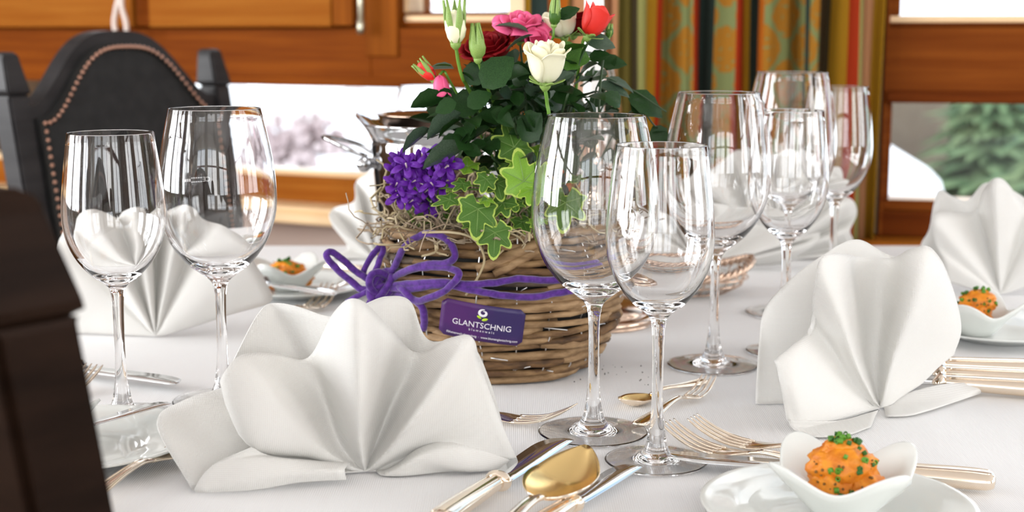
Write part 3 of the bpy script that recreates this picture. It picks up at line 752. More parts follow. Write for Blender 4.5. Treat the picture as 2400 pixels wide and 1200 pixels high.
back = [
    [pv, (740, 1065, 1.6), (640, 1000, 2.2), (560, 930, 2.8), (545, 850, 2.9)],
    [pv, (760, 1030, 2.6), (690, 900, 4.4), (640, 800, 5.0), (605, 735, 5.0)],
    [pv, (785, 1020, 2.6), (735, 890, 5.0), (690, 790, 5.6), (655, 710, 5.6)],
    [pv, (810, 1020, 1.4), (790, 900, 2.6), (780, 810, 3.0), (776, 742, 3.2)],
    [pv, (840, 1020, .8), (840, 900, 1.4), (850, 780, 1.6), (850, 716, 1.6)],
    [pv, (865, 1020, 2.0), (885, 890, 4.2), (905, 780, 4.6), (910, 695, 4.8)],
    [pv, (880, 1020, 2.2), (920, 900, 4.8), (960, 790, 5.2), (962, 708, 5.2)],
    [pv, (895, 1040, 1.6), (950, 930, 3.2), (985, 850, 3.8), (1002, 796, 4.0)],
    [pv, (905, 1055, .6), (980, 960, 1.4), (1060, 870, 1.6), (1098, 800, 1.2)],
    [pv, (925, 1065, 1.2), (1010, 980, 2.0), (1100, 920, 2.0), (1150, 900, 2.0)],
    [pv, (930, 1080, 1.6), (1020, 1030, 2.6), (1120, 1010, 2.8), (1190, 1040, 2.6)],
]
lipl = [   # rolled hem lower left
    [(820, 1085, -.6), (740, 1082, -1.0), (640, 1070, -2.2), (590, 1050, -3.4)],
    [(812, 1092, -1.8), (720, 1086, -2.4), (610, 1078, -3.6), (500, 1090, -4.2)],
    [(808, 1100, -2.8), (700, 1108, -3.4), (580, 1122, -4.4), (456, 1146, -5.0)],
    [(812, 1122, -2.6), (700, 1132, -3.2), (580, 1150, -4.2), (470, 1154)],
]
lipr = [
    [(880, 1112, .2), (930, 1090, .0), (985, 1050, .2), (1060, 1035, .6), (1150, 1060, .8)],
    [(890, 1118, -.6), (935, 1098, -1.0), (990, 1066, -1.0), (1080, 1052, -.2), (1216, 1084, 1.2)],
    [(896, 1122, -.8), (945, 1108, -1.0), (1000, 1088, -.9), (1090, 1098, -.6), (1170, 1098, .4)],
    [(900, 1124, -.6), (960, 1118, -.8), (1030, 1108, -.2), (1080, 1104, .2), (1180, 1098, .8)],
]
napkin('folded fan napkin in the foreground, left of the gilt spoon', .972, [front, back, lipl, lipr])
# ---- right napkin
pv = (2062, 968, 0)
f2 = [
    [pv, (2010, 990, -1.5), (1950, 1005, -3.0), (1890, 1018, -4.4), (1845, 985, -5.0)],
    [pv, (1990, 950, -1.8), (1930, 930, -3.6), (1860, 915, -5.0), (1822, 865, -4.6)],
    [pv, (1990, 925, -1.2), (1920, 870, -2.6), (1870, 820, -3.8), (1822, 838, -4.2)],
    [pv, (1995, 900, -.2), (1945, 820, -.8), (1900, 770, -1.4), (1905, 780, -1.6)],
    [pv, (2005, 880, -.6), (1950, 780, -2.0), (1910, 700, -3.0), (1910, 680, -3.2)],
    [pv, (2010, 860, -1.4), (1970, 740, -3.4), (1930, 640, -4.0), (1925, 605, -3.6)],
    [pv, (2020, 850, -.6), (2000, 720, -1.4), (1985, 640, -1.8), (1975, 596, -1.6)],
    [pv, (2035, 840, 1.2), (2025, 720, 1.6), (2012, 650, 1.8), (2010, 602, 1.8)],
    [pv, (2060, 840, 1.0), (2070, 740, 1.8), (2078, 660, 2.0), (2088, 604, 2.0)],
    [pv, (2082, 840, -.6), (2110, 740, -1.8), (2130, 650, -2.4), (2140, 583, -2.0)],
    [pv, (2095, 840, -1.4), (2140, 730, -3.0), (2170, 650, -3.4), (2182, 582, -2.8)],
    [pv, (2110, 850, -.6), (2165, 760, -1.2), (2215, 690, -1.0), (2222, 645, -.6)],
    [pv, (2115, 880, .4), (2170, 830, .6), (2225, 790, .8), (2252, 760, 1.0)],
    [pv, (2112, 930, .6), (2160, 900, .8), (2200, 860, 1.0), (2236, 830, 1.2)],
]
b2 = [
    [pv, (1960, 940, 1.0), (1870, 960, 1.0), (1800, 975, 1.0), (1769, 972, 1.0)],
    [pv, (1960, 900, 1.4), (1870, 860, 1.8), (1800, 840, 2.0), (1778, 820, 2.0)],
    [pv, (1970, 860, 1.8), (1890, 780, 2.4), (1820, 720, 2.8), (1790, 730, 3.0)],
    [pv, (1990, 820, 2.2), (1930, 720, 3.0), (1880, 660, 3.6), (1838, 670, 3.8)],
    [pv, (2000, 800, 2.4), (1960, 680, 3.8), (1930, 620, 4.4), (1925, 600, 4.6)],
    [pv, (2020, 800, 2.6), (2010, 680, 4.2), (2010, 600, 4.8), (2008, 560, 5.0)],
    [pv, (2050, 800, 2.4), (2070, 700, 3.4), (2080, 640, 3.8), (2086, 598, 4.0)],
    [pv, (2090, 830, 1.6), (2140, 740, 2.2), (2170, 680, 2.4), (2190, 620, 2.4)],
]
l2 = [   # folded tail to the right
    [(2070, 955, .4), (2120, 925, 1.0), (2180, 905, 2.0), (2240, 898, 3.0), (2300, 896, 4.2)],
    [(2072, 965, -.2), (2130, 948, .2), (2200, 935, 1.0), (2260, 920, 2.4), (2312, 908, 3.4)],
    [(2076, 975), (2140, 972), (2200, 955), (2260, 935), (2306, 918)],
]
l2b = [
    [(2060, 962, -.6), (2080, 945, -.4), (2095, 950, .4), (2110, 965, .6)],
    [(2064, 975, -.8), (2082, 972, -.8), (2100, 968, 0), (2125, 970, .4)],
    [(2068, 992), (2085, 988), (2110, 985), (2140, 980)],
]
l2c = [   # low roll at the front left
    [(2060, 980, -.6), (1990, 985, -2.6), (1900, 985, -4.4), (1848, 985, -5.0)],
    [(2056, 990, -.8), (1990, 1000, -2.8), (1900, 1005, -4.6), (1855, 1000, -5.1)],
    [(2040, 1000), (1990, 1018), (1920, 1024), (1880, 1018)],
]
napkin('folded fan napkin standing upright behind the nearest filled dish', 1.145, [f2, b2, l2, l2c], dyscale=1.35)
# ---- generic far napkins: lobes given along the top
def far_napkin(label, base, pivot, top, depth=2.2, backtop=None, tail=True):
    def ribs_of(tp, off, sgn):
        out = []
        for k, q in enumerate(tp):
            x, y = q[:2]
            d = off + (q[2] * depth / 1.7 if len(q) > 2 else sgn * depth * (1 if k % 2 == 0 else -1))
            px, py = pivot
            out.append([(px, py, 0)] + [(px + (x - px) * f, py + (y - py) * f, d * min(1, f * 1.3)) for f in (.25, .5, .75, 1)])
        return out
    sh = [ribs_of(top, 0, 1)]
    if backtop: sh.append(ribs_of(backtop, 3.5, 1))
    napkin(label, base, sh, nu=6, nv=12)
far_napkin('folded fan napkin behind the two left wine glasses', 1.425, (365, 792),
           [(150, 815, 1.5), (140, 740, 1), (128, 600, 0), (148, 545, .5), (168, 508, -1.5), (205, 494, -2.2), (240, 500, -.8), (275, 515, 1.5), (292, 500, .4), (315, 490, -1.6), (348, 492, -1.0), (364, 520, 1.8), (395, 503, .4), (425, 485, -1.2), (452, 496, -.6), (474, 526, .9), (530, 545, -1), (590, 610, -1.5), (638, 692, -.4), (625, 712, .8)], 1.9,
           [(150, 620, 0), (200, 540, 0), (250, 520, .5), (310, 530, .5), (385, 500, 0), (430, 490, .5), (480, 530, 0), (560, 570, 0), (620, 650, 0)])
far_napkin('folded fan napkin at the far right behind the right dish', 1.66, (2345, 692),
           [(2215, 660, -.6), (2214, 612, -1.2), (2192, 570, -1), (2186, 515, -1.6), (2215, 497, -.6), (2285, 496, 1.8), (2302, 452, .2), (2325, 421, -1.6), (2352, 421, -1.4), (2385, 462, -.4), (2412, 492, 1.4), (2450, 510, 0), (2480, 560, -1), (2500, 640, 0)], 2.0,
           [(2150, 640, 0), (2158, 575, 0), (2178, 535, 0), (2197, 449, .4), (2232, 460, 0), (2268, 470, -.6), (2312, 428, 0), (2380, 450, 0), (2440, 500, 0), (2480, 560, 0)])
far_napkin('folded fan napkin behind the champagne cooler', 1.93, (885, 612),
           [(760, 612), (775, 600), (815, 580), (775, 520), (780, 490), (830, 470), (835, 425), (880, 405), (930, 440)], 1.6)
far_napkin('folded fan napkin behind the right-hand group of wine glasses', 1.93, (1800, 612),
           [(1620, 560), (1590, 470), (1598, 432), (1640, 418), (1715, 362), (1750, 352), (1795, 372), (1845, 355), (1890, 372), (1915, 420), (1960, 452), (1998, 470), (2008, 500), (1992, 540), (1998, 570), (1950, 600)], 1.7,
           [(1600, 500), (1640, 430), (1740, 360), (1800, 370), (1900, 365), (1945, 405), (1975, 420), (1990, 560)])
far_napkin('low slumped folded napkin behind the silver bread basket', 1.84, (1660, 625),
           [(1425, 590), (1440, 520), (1460, 488), (1500, 480), (1560, 505), (1600, 520), (1660, 500), (1720, 510), (1790, 530), (1880, 560), (1920, 545), (1905, 575), (1840, 620)], 1.3)

# ================================================================== CUTLERY (local: x from handle end to tip)
def sweep_flat(bm, prof, seg=10):
    """prof: (x, halfwidth, halfthick, z)"""
    rows = []
    for x, w_, t_, z in prof:
        rows.append([V((x, w_ * math.cos(2 * math.pi * k / seg), z + t_ * math.sin(2 * math.pi * k / seg))) for k in range(seg)])
    vs = [[bm.verts.new(p) for p in r_] for r_ in rows]
    for i in range(len(vs) - 1):
        for k in range(seg): bm.faces.new((vs[i][k], vs[i][(k + 1) % seg], vs[i + 1][(k + 1) % seg], vs[i + 1][k]))
    bm.faces.new(vs[0][::-1]); bm.faces.new(vs[-1])
def interp(pr, n):
    pts = spline([V((a, b, c)) for a, b, c, d in pr], n); zz = spline([V((a, d, 0)) for a, b, c, d in pr], n)
    return [(p.x, max(p.y, .0003), max(p.z, .0003), q.y) for p, q in zip(pts, zz)]
HND = [(0, .002, .001, .004), (.004, .0095, .0022, .004), (.02, .0105, .0026, .004), (.05, .0075, .0024, .006), (.09, .0042, .0022, .010), (.115, .0034, .0020, .0105), (.130, .0036, .0019, .008)]
def meshof(bm, name, m, smooth=True):
    bmesh.ops.recalc_face_normals(bm, faces=bm.faces)
    me = bpy.data.meshes.new(name); bm.to_mesh(me); bm.free()
    for q in (m if isinstance(m, list) else [m]): me.materials.append(q)
    for p in me.polygons: p.use_smooth = smooth
    return me
def handle_mesh(m):
    bm = bmesh.new(); sweep_flat(bm, interp(HND, 30), 12)
    # raised ridge along each edge
    for s in (-1, 1):
        tube(bm, [V((x, s * w_ * .72, z + t_ * .8)) for x, w_, t_, z in interp(HND, 20)[1:-2]], .0008, 5)
    return meshof(bm, 'handle', m)
def fork_meshes(m):
    bm = bmesh.new(); sweep_flat(bm, interp([(.128, .0036, .0019, .008), (.138, .0060, .0016, .0060), (.147, .0110, .0012, .0045), (.155, .0122, .0011, .0038), (.160, .0122, .0010, .0038)], 12), 12)
    head = meshof(bm, 'neck', m)
    tines = []
    for k in range(4):
        y = (k - 1.5) * .0068; bm = bmesh.new()
        pts = [V((.158, y, .0038)), V((.172, y * 1.02, .0050)), V((.186, y * .98, .0085)), V((.200, y * .93, .0150)), V((.208, y * .90, .0200))]
        tube(bm, spline(pts, 12), [.0017] * 4 + [.0016] * 4 + [.0014, .0012, .0009, .0005], 8, flat=.75); tines.append(meshof(bm, 'tine', m))
    return head, tines
def spoon_bowl(inner, outer, L=.070, Wd=.0215, dp=.010):
    bm = bmesh.new(); NU, NV = 22, 16; top = []; bot = []
    for i in range(NU + 1):
        f = i / NU; x = .129 + L * f
        hw = Wd * (math.sin(math.pi * min(1, f ** .8 * .985 + .015)) ** .62) * (.88 + .14 * math.sin(math.pi * f)) if 0 < f < 1 else .0015
        rt, rb = [], []
        for j in range(NV + 1):
            g = -1 + 2 * j / NV; y = hw * g
            rim = .008 + .002 * math.sin(math.pi * f) + .007 * max(0, f - .6) / .4
            dz = -dp * (1 - g * g) * math.sin(math.pi * min(1, max(0, f))) ** .7
            rt.append(V((x, y, rim + dz))); rb.append(V((x, y, rim + dz - .0012)))
        top.append(rt); bot.append(rb)
    a = grid(bm, top, mi=0); b = grid(bm, bot, mi=1)
    for i in range(NU):
        for j in (0, NV):
            f_ = bm.faces.new((a[i][j], a[i + 1][j], b[i + 1][j], b[i][j])); f_.material_index = 1
    for i in (0, NU):
        for j in range(NV): f_ = bm.faces.new((a[i][j], a[i][j + 1], b[i][j + 1], b[i][j])); f_.material_index = 1
    return meshof(bm, 'spoon_bowl', [inner, outer])
def knife_meshes(mh, mb, bl=.115):
    bm = bmesh.new(); sweep_flat(bm, interp([(0, .002, .002, .008), (.003, .0085, .0060, .008), (.02, .0095, .0068, .008), (.06, .0080, .0062, .008), (.085, .0068, .0056, .008), (.092, .0066, .0055, .008)], 26), 14)
    for s in (-1, 1): tube(bm, [V((x, s * .0045, .008 + t_ * .86)) for x, w_, t_, z in interp([(0.004, .0085, .0060, .008), (.02, .0095, .0068, .008), (.06, .0080, .0062, .008), (.088, .0068, .0056, .008)], 14)], .0008, 5)
    h_ = meshof(bm, 'handle', mh)
    bm = bmesh.new(); sweep_flat(bm, interp([(.090, .0066, .0056, .008), (.0925, .0100, .0076, .008), (.095, .0104, .0078, .008), (.0975, .0085, .0050, .008), (.100, .0082, .0016, .008)], 14), 16)
    bo = meshof(bm, 'bolster', mh)
    bm = bmesh.new(); NB = 26; rows = []
    for i in range(NB + 1):
        f = i / NB; x = .098 + bl * f
        up = .0095 + .0050 * math.sin(min(1, f * 1.2) * math.pi * .5) if f < .70 else .0145 * math.sqrt(max(0, 1 - ((f - .70) / .30) ** 2.4))
        if f < .12: up = .0070 + .0060 * f / .12
        lo_ = -.0088 - .0006 * math.sin(math.pi * f)
        up = max(up, lo_ + .0006)
        rows.append([V((x, lo_, .0079)), V((x, (lo_ + up) / 2, .00815)), V((x, up, .0083)), V((x, up, .0077)), V((x, (lo_ + up) / 2, .0068)), V((x, lo_, .0077))])
    vs = [[bm.verts.new(p) for p in r_] for r_ in rows]
    for i in range(NB):
        for k in range(6): bm.faces.new((vs[i][k], vs[i][(k + 1) % 6], vs[i + 1][(k + 1) % 6], vs[i + 1][k]))
    bm.faces.new(vs[0][::-1]); bm.faces.new(vs[-1])
    return h_, bo, meshof(bm, 'blade', mb)
FH, FT = fork_meshes(M['silver']); HM = handle_mesh(M['silver'])
SG = spoon_bowl(M['gold'], M['silver']); SS = spoon_bowl(M['silver'], M['silver'])
KH, KB, KL = knife_meshes(M['silver'], M['silver_cool'])
KH2, KB2, KL2 = knife_meshes(M['silver_cool'], M['silver_cool'])
def child(me, name, root):
    o = bpy.data.objects.new(name, me); COL.objects.link(o); o.parent = root; return o
def place(kind, A, B, la, lb, label, group='cutlery on the table', roll=0, smax=None):
    """local x=la goes to world point A, x=lb towards B"""
    root = thing({'fork': 'fork', 'spoon': 'spoon', 'gspoon': 'spoon', 'knife': 'knife', 'knife2': 'knife'}[kind], label,
                 {'fork': 'fork', 'spoon': 'spoon', 'gspoon': 'spoon', 'knife': 'knife', 'knife2': 'knife'}[kind], (0, 0, 0), group)
    root['group'] = {'f': 'forks on the table', 's': 'spoons on the table', 'g': 'spoons on the table', 'k': 'knives on the table'}[kind[0]]
    d = B - A; s = d.length / (lb - la)
    if smax: s = smax
    d.normalize(); side = V((0, 0, 1)).cross(d).normalized(); up = d.cross(side)
    rot = Matrix((d, side, up)).transposed().to_4x4() @ Matrix.Rotation(R(roll), 4, 'X')
    m4 = Matrix.Translation(A) @ rot @ Matrix.Scale(s, 4) @ Matrix.Translation((-la, 0, 0))
    root.matrix_basis = m4
    if kind == 'fork':
        child(HM, 'handle', root); child(FH, 'neck', root)
        for t_ in FT: child(t_, 'tine', root)
    elif kind in ('spoon', 'gspoon'): child(HM, 'handle', root); child(SG if kind == 'gspoon' else SS, 'spoon_bowl', root)
    elif kind == 'knife': child(KH, 'handle', root); child(KB, 'bolster', root); child(KL, 'blade', root)
    else: child(KH2, 'handle', root); child(KB2, 'bolster', root); child(KL2, 'blade', root)
    return root
Z0 = 0.0005
def T(px, py, h, z=0.0): q = PH(px, py, h); return V((q.x, q.y, TT + z))
def place2(kind, A, B, la, lb, label, s=1.0, anchor='B', group='cutlery on the table', roll=0):
    # orient from A to B, fixed scale, anchored at A or B
    d = (B - A).normalized(); L = s * (lb - la)
    if anchor == 'B': A = B - d * L
    return place(kind, A, A + d * L, la, lb, label, group, roll)
place('knife', PH(1168, 1152, .0005), PH(1322, 1050, .0005), .094, .213, 'table knife lying under the gilt spoon, left of it')
place2('gspoon', T(1268, 1163, .021, .012), T(1386, 1028, .036, .0184), .129, .199, 'large spoon with a gilt bowl lying across two knives', 1.10, 'A')
place('knife', PH(1342, 1200, .0005), PH(1484, 1112, .0005), .094, .213, 'smaller knife to the right of the gilt spoon', smax=.80)
place2('fork', T(1238, 988, .003), T(1343, 955, .019), .155, .208, 'fork lying before the wicker basket, half under the foreground napkin', 1.0)
place2('gspoon', T(1600, 900, .006, .0005), T(1452, 945, .006, .0005), .01, .199, 'small dessert spoon lying behind the nearest glass stem', .62)
place2('fork', T(1530, 982, .004, .003), T(1662, 882, .014, .001), .09, .208, 'dessert fork crossed over the dessert spoon, tines to the right', .70)
place2('fork', T(2250, 1165, .008), T(1564, 984, .019), .0, .208, 'fork with tines pointing to the nearest wine glass', .92)
place2('fork', T(2330, 1118, .008), T(1622, 975, .019), .0, .208, 'second fork, lying right of its twin, its handle under the dish', .95)
# big knife whose handle sticks out right of the nearest dish, resting on the saucer
place2('knife', T(2334, 1122, .010), T(1640, 1078, .006), 0, .213, 'knife lying behind the nearest dish, handle out to the right', 1.06, 'A')
for k, (ya, yb_, lb) in enumerate(((864, 856, 'farthest of three cutlery handles at the right edge'), (888, 876, 'middle one of three cutlery handles at the right edge'), (911, 897, 'nearest of three cutlery handles at the right edge'))):
    place2('knife', T(2400, ya, .008), T(2205, yb_, .008), .03, .094, lb, 1.12)
place('knife2', PH(120, 872, .001), PH(421, 917, .001), .06, .213, 'steel knife behind the small left wine glass foot')
# knives / fork by the left plate
place2('fork', T(100, 935, .004), T(222, 858, .018), .10, .208, 'fork with its tip showing beside the blurred chair post')
place('fork', PH(652, 770, .0), PH(775, 705, .0), .06, .208, 'fork tips behind the foreground napkin')
for k, (xa, ya, xb, yb_, lb) in enumerate(((850, 640, 640, 622, 'gilt-edged knife behind the left dish, before the wall'), (860, 652, 700, 640, 'second knife behind the left dish, nearer the camera'))):
    place('knife', PH(xa, ya, .001), PH(xb, yb_, .001), 0, .213, lb)

# ================================================================== DISHES
def saucer_mesh(r=.087):
    prof = [(0, .0035), (.040, .0035), (.046, .0045), (.060, .0085), (.078, .0120), (r - .001, .0142), (r, .0135), (r - .001, .0125), (.078, .0098), (.060, .0060), (.047, .0012), (.045, 0), (.040, 0), (.038, .0015), (0, .0015)]
    p = []
    for i in range(len(prof) - 1):
        for k in range(3): f = k / 3; p.append((prof[i][0] * (1 - f) + prof[i + 1][0] * f, prof[i][1] * (1 - f) + prof[i + 1][1] * f))
    p.append(prof[-1])
    bm = bmesh.new(); lathe(bm, p, 64); return meshof(bm, 'saucer', M['porcelain'])
def dish_mesh():
    """square porcelain dish with four pulled-up corners"""
    bm = bmesh.new(); NA = 72; prof_o = [(0, 0), (.35, .0), (.42, .03), (.55, .25), (.72, .52), (.88, .78), (1.0, 1.0)]
    def rad(a):      # rounded square outline, corner = 1
        c, s = abs(math.cos(a)), abs(math.sin(a)); e = 3.2
        return 1 / (c ** e + s ** e) ** (1 / e)
    rows = []
    th = .0032
    for k in range(NA):
        a = 2 * math.pi * k / NA; corner = abs(math.sin(2 * a)) ** 2.2
        sq = rad(a)
        row = []
        def P(f, h, ins):
            rr = .0385 * (f * (1 + (sq - 1) * f * 1.15)) + .0065 * corner * max(0, f - .6) / .4 - ins
            zz = .027 * h + .0150 * (corner - .28) * max(0, h - .25) / .75
            return V((max(rr, 0) * math.cos(a), max(rr, 0) * math.sin(a), zz))
        for f, h in prof_o: row.append(P(f, h, 0))
        row.append(P(1.0, 1.0, .0) + V((-.0008 * math.cos(a), -.0008 * math.sin(a), .0012)))
        row.append(P(1.0, 1.0, .0024) + V((0, 0, .0008)))
        for f, h in reversed(prof_o[:-1]):
            q = P(f, h, 0 if f == 0 else min(.0026, .03 * f)); q.z = max(q.z + .0022, .0032); row.append(q)
        rows.append(row)
    grid(bm, rows, True); bmesh.ops.remove_doubles(bm, verts=bm.verts, dist=1e-5)
    me = meshof(bm, 'dish', M['porcelain']); return me
SAU = saucer_mesh(); DISH = dish_mesh()
def lump(seed, blobs):
    bm = bmesh.new(); rnd = random.Random(seed)
    for (c, r, sc3) in blobs:
        g = bmesh.ops.create_icosphere(bm, subdivisions=4, radius=1)
        for v in g['verts']:
            q = v.co.copy(); k = 1 + .20 * noise.noise(q * 2.2 + V((seed, 0, 0))) + .13 * noise.noise(q * 6 + V((0, seed, 0))) + .06 * noise.noise(q * 16)
            v.co = V((c[0] + q.x * r * sc3[0] * k, c[1] + q.y * r * sc3[1] * k, c[2] + q.z * r * sc3[2] * k))
    return bm
def chive_mesh():
    bm = bmesh.new(); rows = []
    for k in range(7):
        a = 2 * math.pi * k / 7; c, s = math.cos(a), math.sin(a)
        rows.append([V((.0017 * c, .0017 * s, -.0014)), V((.0018 * c, .0018 * s, .0014)), V((.0011 * c, .0011 * s, .0014)), V((.0010 * c, .0010 * s, -.0014)), V((.0017 * c, .0017 * s, -.0014))])
    grid(bm, rows, True); return bm
CH = [meshof(chive_mesh(), 'chive', M['chive']), meshof(chive_mesh(), 'chive', M['chive2'])]
def serve(cx, cy_, rot, blobs, seed, where, chives, z0=.0148, saucer=True, sx=1.0, sofs=(0, 0), dscale=1.0, zdish=.0040):
    if saucer:
        s_ = bpy.data.objects.new('saucer', SAU); COL.objects.link(s_); s_.location = (cx + sofs[0], cy_ + sofs[1], TT + .0006)
        tag(s_, 'round white porcelain saucer ' + where[0], 'saucer', 'saucers')
    d = bpy.data.objects.new('dish', DISH); COL.objects.link(d); d.location = (cx, cy_, TT + zdish); d.rotation_euler = (0, 0, R(rot)); d.scale = (dscale,) * 3
    tag(d, 'white porcelain dish with pulled-up corners ' + where[1], 'dish', 'small square dishes')
    if not blobs: return
    root = thing('spread_portion', 'mound of orange spread topped with chopped chives ' + where[2], 'food', (cx, cy_, TT + zdish + .004), 'portions of orange spread')
    bm = lump(seed, blobs); me = meshof(bm, 'spread', M['spread']); o = child(me, 'spread', root)
    from mathutils.bvhtree import BVHTree
    bv = BVHTree.FromPolygons([v.co for v in me.vertices], [p.vertices for p in me.polygons]); rnd = random.Random(seed)
    def drop(x, y, dirv=V((0, 0, -1)), st_=None):
        h_ = bv.ray_cast(st_ or V((x, y, .2)), dirv); return h_
    for k in range(chives):
        if k < chives * .6: h_ = drop(rnd.gauss(-.001, .0065), rnd.gauss(0, .006)); lift = .0008 + .0022 * rnd.random()
        else:
            h_ = drop(0, 0, V((0, 1, 0)), V((rnd.uniform(-.018, .02), -.2, rnd.uniform(.008, .034)))); lift = .0004
        if h_[0] is None: continue
        c = child(CH[k % 2], 'chive', root); c.location = h_[0] + h_[1] * lift
        c.rotation_euler = (rnd.uniform(0, 3), rnd.uniform(0, 3), rnd.uniform(0, 3)); q = rnd.uniform(.7, 1.15); c.scale = (q, q, q)
    bm = bmesh.new()
    for k in range(46):
        h_ = drop(0, 0, V((0, 1, .0)), V((rnd.uniform(-.024, .024), -.2, rnd.uniform(.002, .036))))
        if h_[0] is None: continue
        bmesh.ops.create_icosphere(bm, subdivisions=1, radius=rnd.uniform(.0005, .0012), matrix=Matrix.Translation(h_[0]))
    if len(bm.verts):
        o = finish(bm, 'herb_flecks', M['speck'], root); o['kind'] = 'stuff'
p = PH(1975, 1150, .02)
serve(p.x, p.y, -20, [((-.006, 0, .0155), .0165, (1.0, 1, .85)), ((.011, -.001, .0145), .0165, (1.0, 1.0, .8)), ((-.001, .002, .028), .0185, (1.18, .95, .78)), ((-.002, .003, .038), .0105, (1.1, .9, .8))], 3,
      ('under the nearest filled dish', 'nearest the camera at lower right', 'in the nearest dish'), 34, sofs=(-.004, -.004), dscale=1.06)
p = PH(2285, 770, .01)
serve(p.x, p.y, 12, [((-.004, 0, .014), .0175, (1.15, 1, 1.15)), ((.002, .0, .030), .0150, (1.2, 1, .8))], 11,
      ('under the dish at the right edge', 'at the right edge behind the upright napkin', 'in the dish at the right edge'), 26, sofs=(.025, .006))
p = PH(675, 668, .01)
serve(p.x, p.y, 20, [((-.010, 0, .012), .0165, (1.3, 1, .95)), ((.011, .002, .011), .0145, (1.4, 1, .9)), ((-.001, .0, .021), .0145, (1.4, 1, .75))], 23,
      ('under the left-hand filled dish', 'left of the purple bow', 'in the dish left of the purple bow'), 26, sofs=(.012, -.006), dscale=1.0)
p = PH(85, 1030, .01)
serve(p.x, p.y, 35, [((0, 0, .014), .015, (1.2, 1, 1))], 31, ('behind the blurred chair post', 'half hidden by the blurred chair post', 'hidden behind the blurred chair post'), 10, sofs=(.034, -.004))
# knives resting on saucers
place('knife2', PH(215, 1010, .0155), PH(392, 958, .0155), .10, .213, 'steel knife resting across the saucer by the chair post')
place('fork', PH(215, 1185, .002), PH(405, 1072, .006), .05, .16, 'broad silver fork handle left of the foreground napkin')
place('knife2', PH(560, 668, .0150), PH(790, 706, .0150), .05, .213, 'steel knife resting on the saucer of the left filled dish')

# ================================================================== WICKER BASKET
BC = V((-.010, 1.308, TT)); BH = .137
def bo(theta, z, r=0.0):      # basket outline: rounded octagon, widest at two thirds
    f = z / BH; s = .078 + .030 * math.sin(min(1, f / .62) * math.pi / 2) - .009 * max(0, (f - .62) / .38) ** 2
    seg = math.pi / 4; a = (theta + .18) % seg - seg / 2; poly = math.cos(seg / 2) / math.cos(a)
    k = .62 * poly + .38
    return V(((s * k + r) * math.cos(theta) * 1.04, (s * k + r) * math.sin(theta), z))
basket = thing('wicker_basket', 'woven willow basket planted with flowers, purple yarn bow and card', 'basket', BC)
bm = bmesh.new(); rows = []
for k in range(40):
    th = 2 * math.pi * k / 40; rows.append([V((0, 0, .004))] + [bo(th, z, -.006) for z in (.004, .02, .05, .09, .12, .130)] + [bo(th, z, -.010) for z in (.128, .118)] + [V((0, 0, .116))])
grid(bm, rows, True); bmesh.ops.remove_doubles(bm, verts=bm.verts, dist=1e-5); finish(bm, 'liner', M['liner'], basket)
layers = 18
for L in range(layers):
    z = .005 + (BH - .008) * L / (layers - 1); th = random.uniform(0, 6.28); end = th + 2 * math.pi; 
    while th < end - .1:
        span = random.uniform(.75, 1.5); n_ = 9; dz = random.uniform(-.0035, .0035); r0 = random.uniform(.0026, .0044); off = random.uniform(-.0025, .0030)
        pts = []
        for i in range(n_):
            f = i / (n_ - 1); q = bo(th + (span + .22) * f, min(max(z + dz * (f - .5) * 2, r0), BH + .004), off + .0030 * math.sin(f * math.pi) - .002 * (f < .05) - .003 * (f > .95))
            pts.append(q + V((0, 0, .0010 * noise.noise(q * 60 + V((L, 0, 0))))))
        bm = bmesh.new(); tube(bm, pts, [r0 * (.75 + .35 * math.sin(math.pi * (.15 + .7 * i / (n_ - 1)))) * (1 + .12 * noise.noise(V((i, L, th)))) for i in range(n_)], 6)
        finish(bm, 'twig', M['twig%d' % random.choice((0, 0, 1, 2, 2, 3))], basket); th += span
# a few bolder slanting twigs at the front right rim
for (th0, th1, z0, z1, r0) in ((-1.75, -1.15, .108, .134, .0050), (-1.62, -1.02, .104, .138, .0045), (-1.1, -.2, .136, .132, .0048), (-2.7, -1.9, .13, .137, .0042), (-2.9, -2.1, .112, .128, .0040), (-1.2, -.5, .09, .112, .0042)):
    bm = bmesh.new(); tube(bm, [bo(th0 + (th1 - th0) * i / 7, z0 + (z1 - z0) * i / 7, .0045) for i in range(8)], [r0 * .8] + [r0] * 6 + [r0 * .8], 7)
    finish(bm, 'twig', M['twig2'], basket)
for k in range(22):      # upright wires
    th = 2 * math.pi * (k + random.uniform(-.2, .2)) / 22; bm = bmesh.new()
    tube(bm, [bo(th + .01 * math.sin(i), BH * i / 9, .0052 if i % 2 else .0005) for i in range(10)], .0007, 5, caps=False)
    finish(bm, 'wire', M['wire'], basket)
for k in range(16):      # loose wire ends
    th = random.uniform(-2.9, -.1); z = random.uniform(.01, .12); bm = bmesh.new()
    tube(bm, [bo(th, z, .005), bo(th + random.uniform(.05, .18), z + random.uniform(-.006, .006), .0085)], .0006, 5); finish(bm, 'wire', M['wire'], basket)
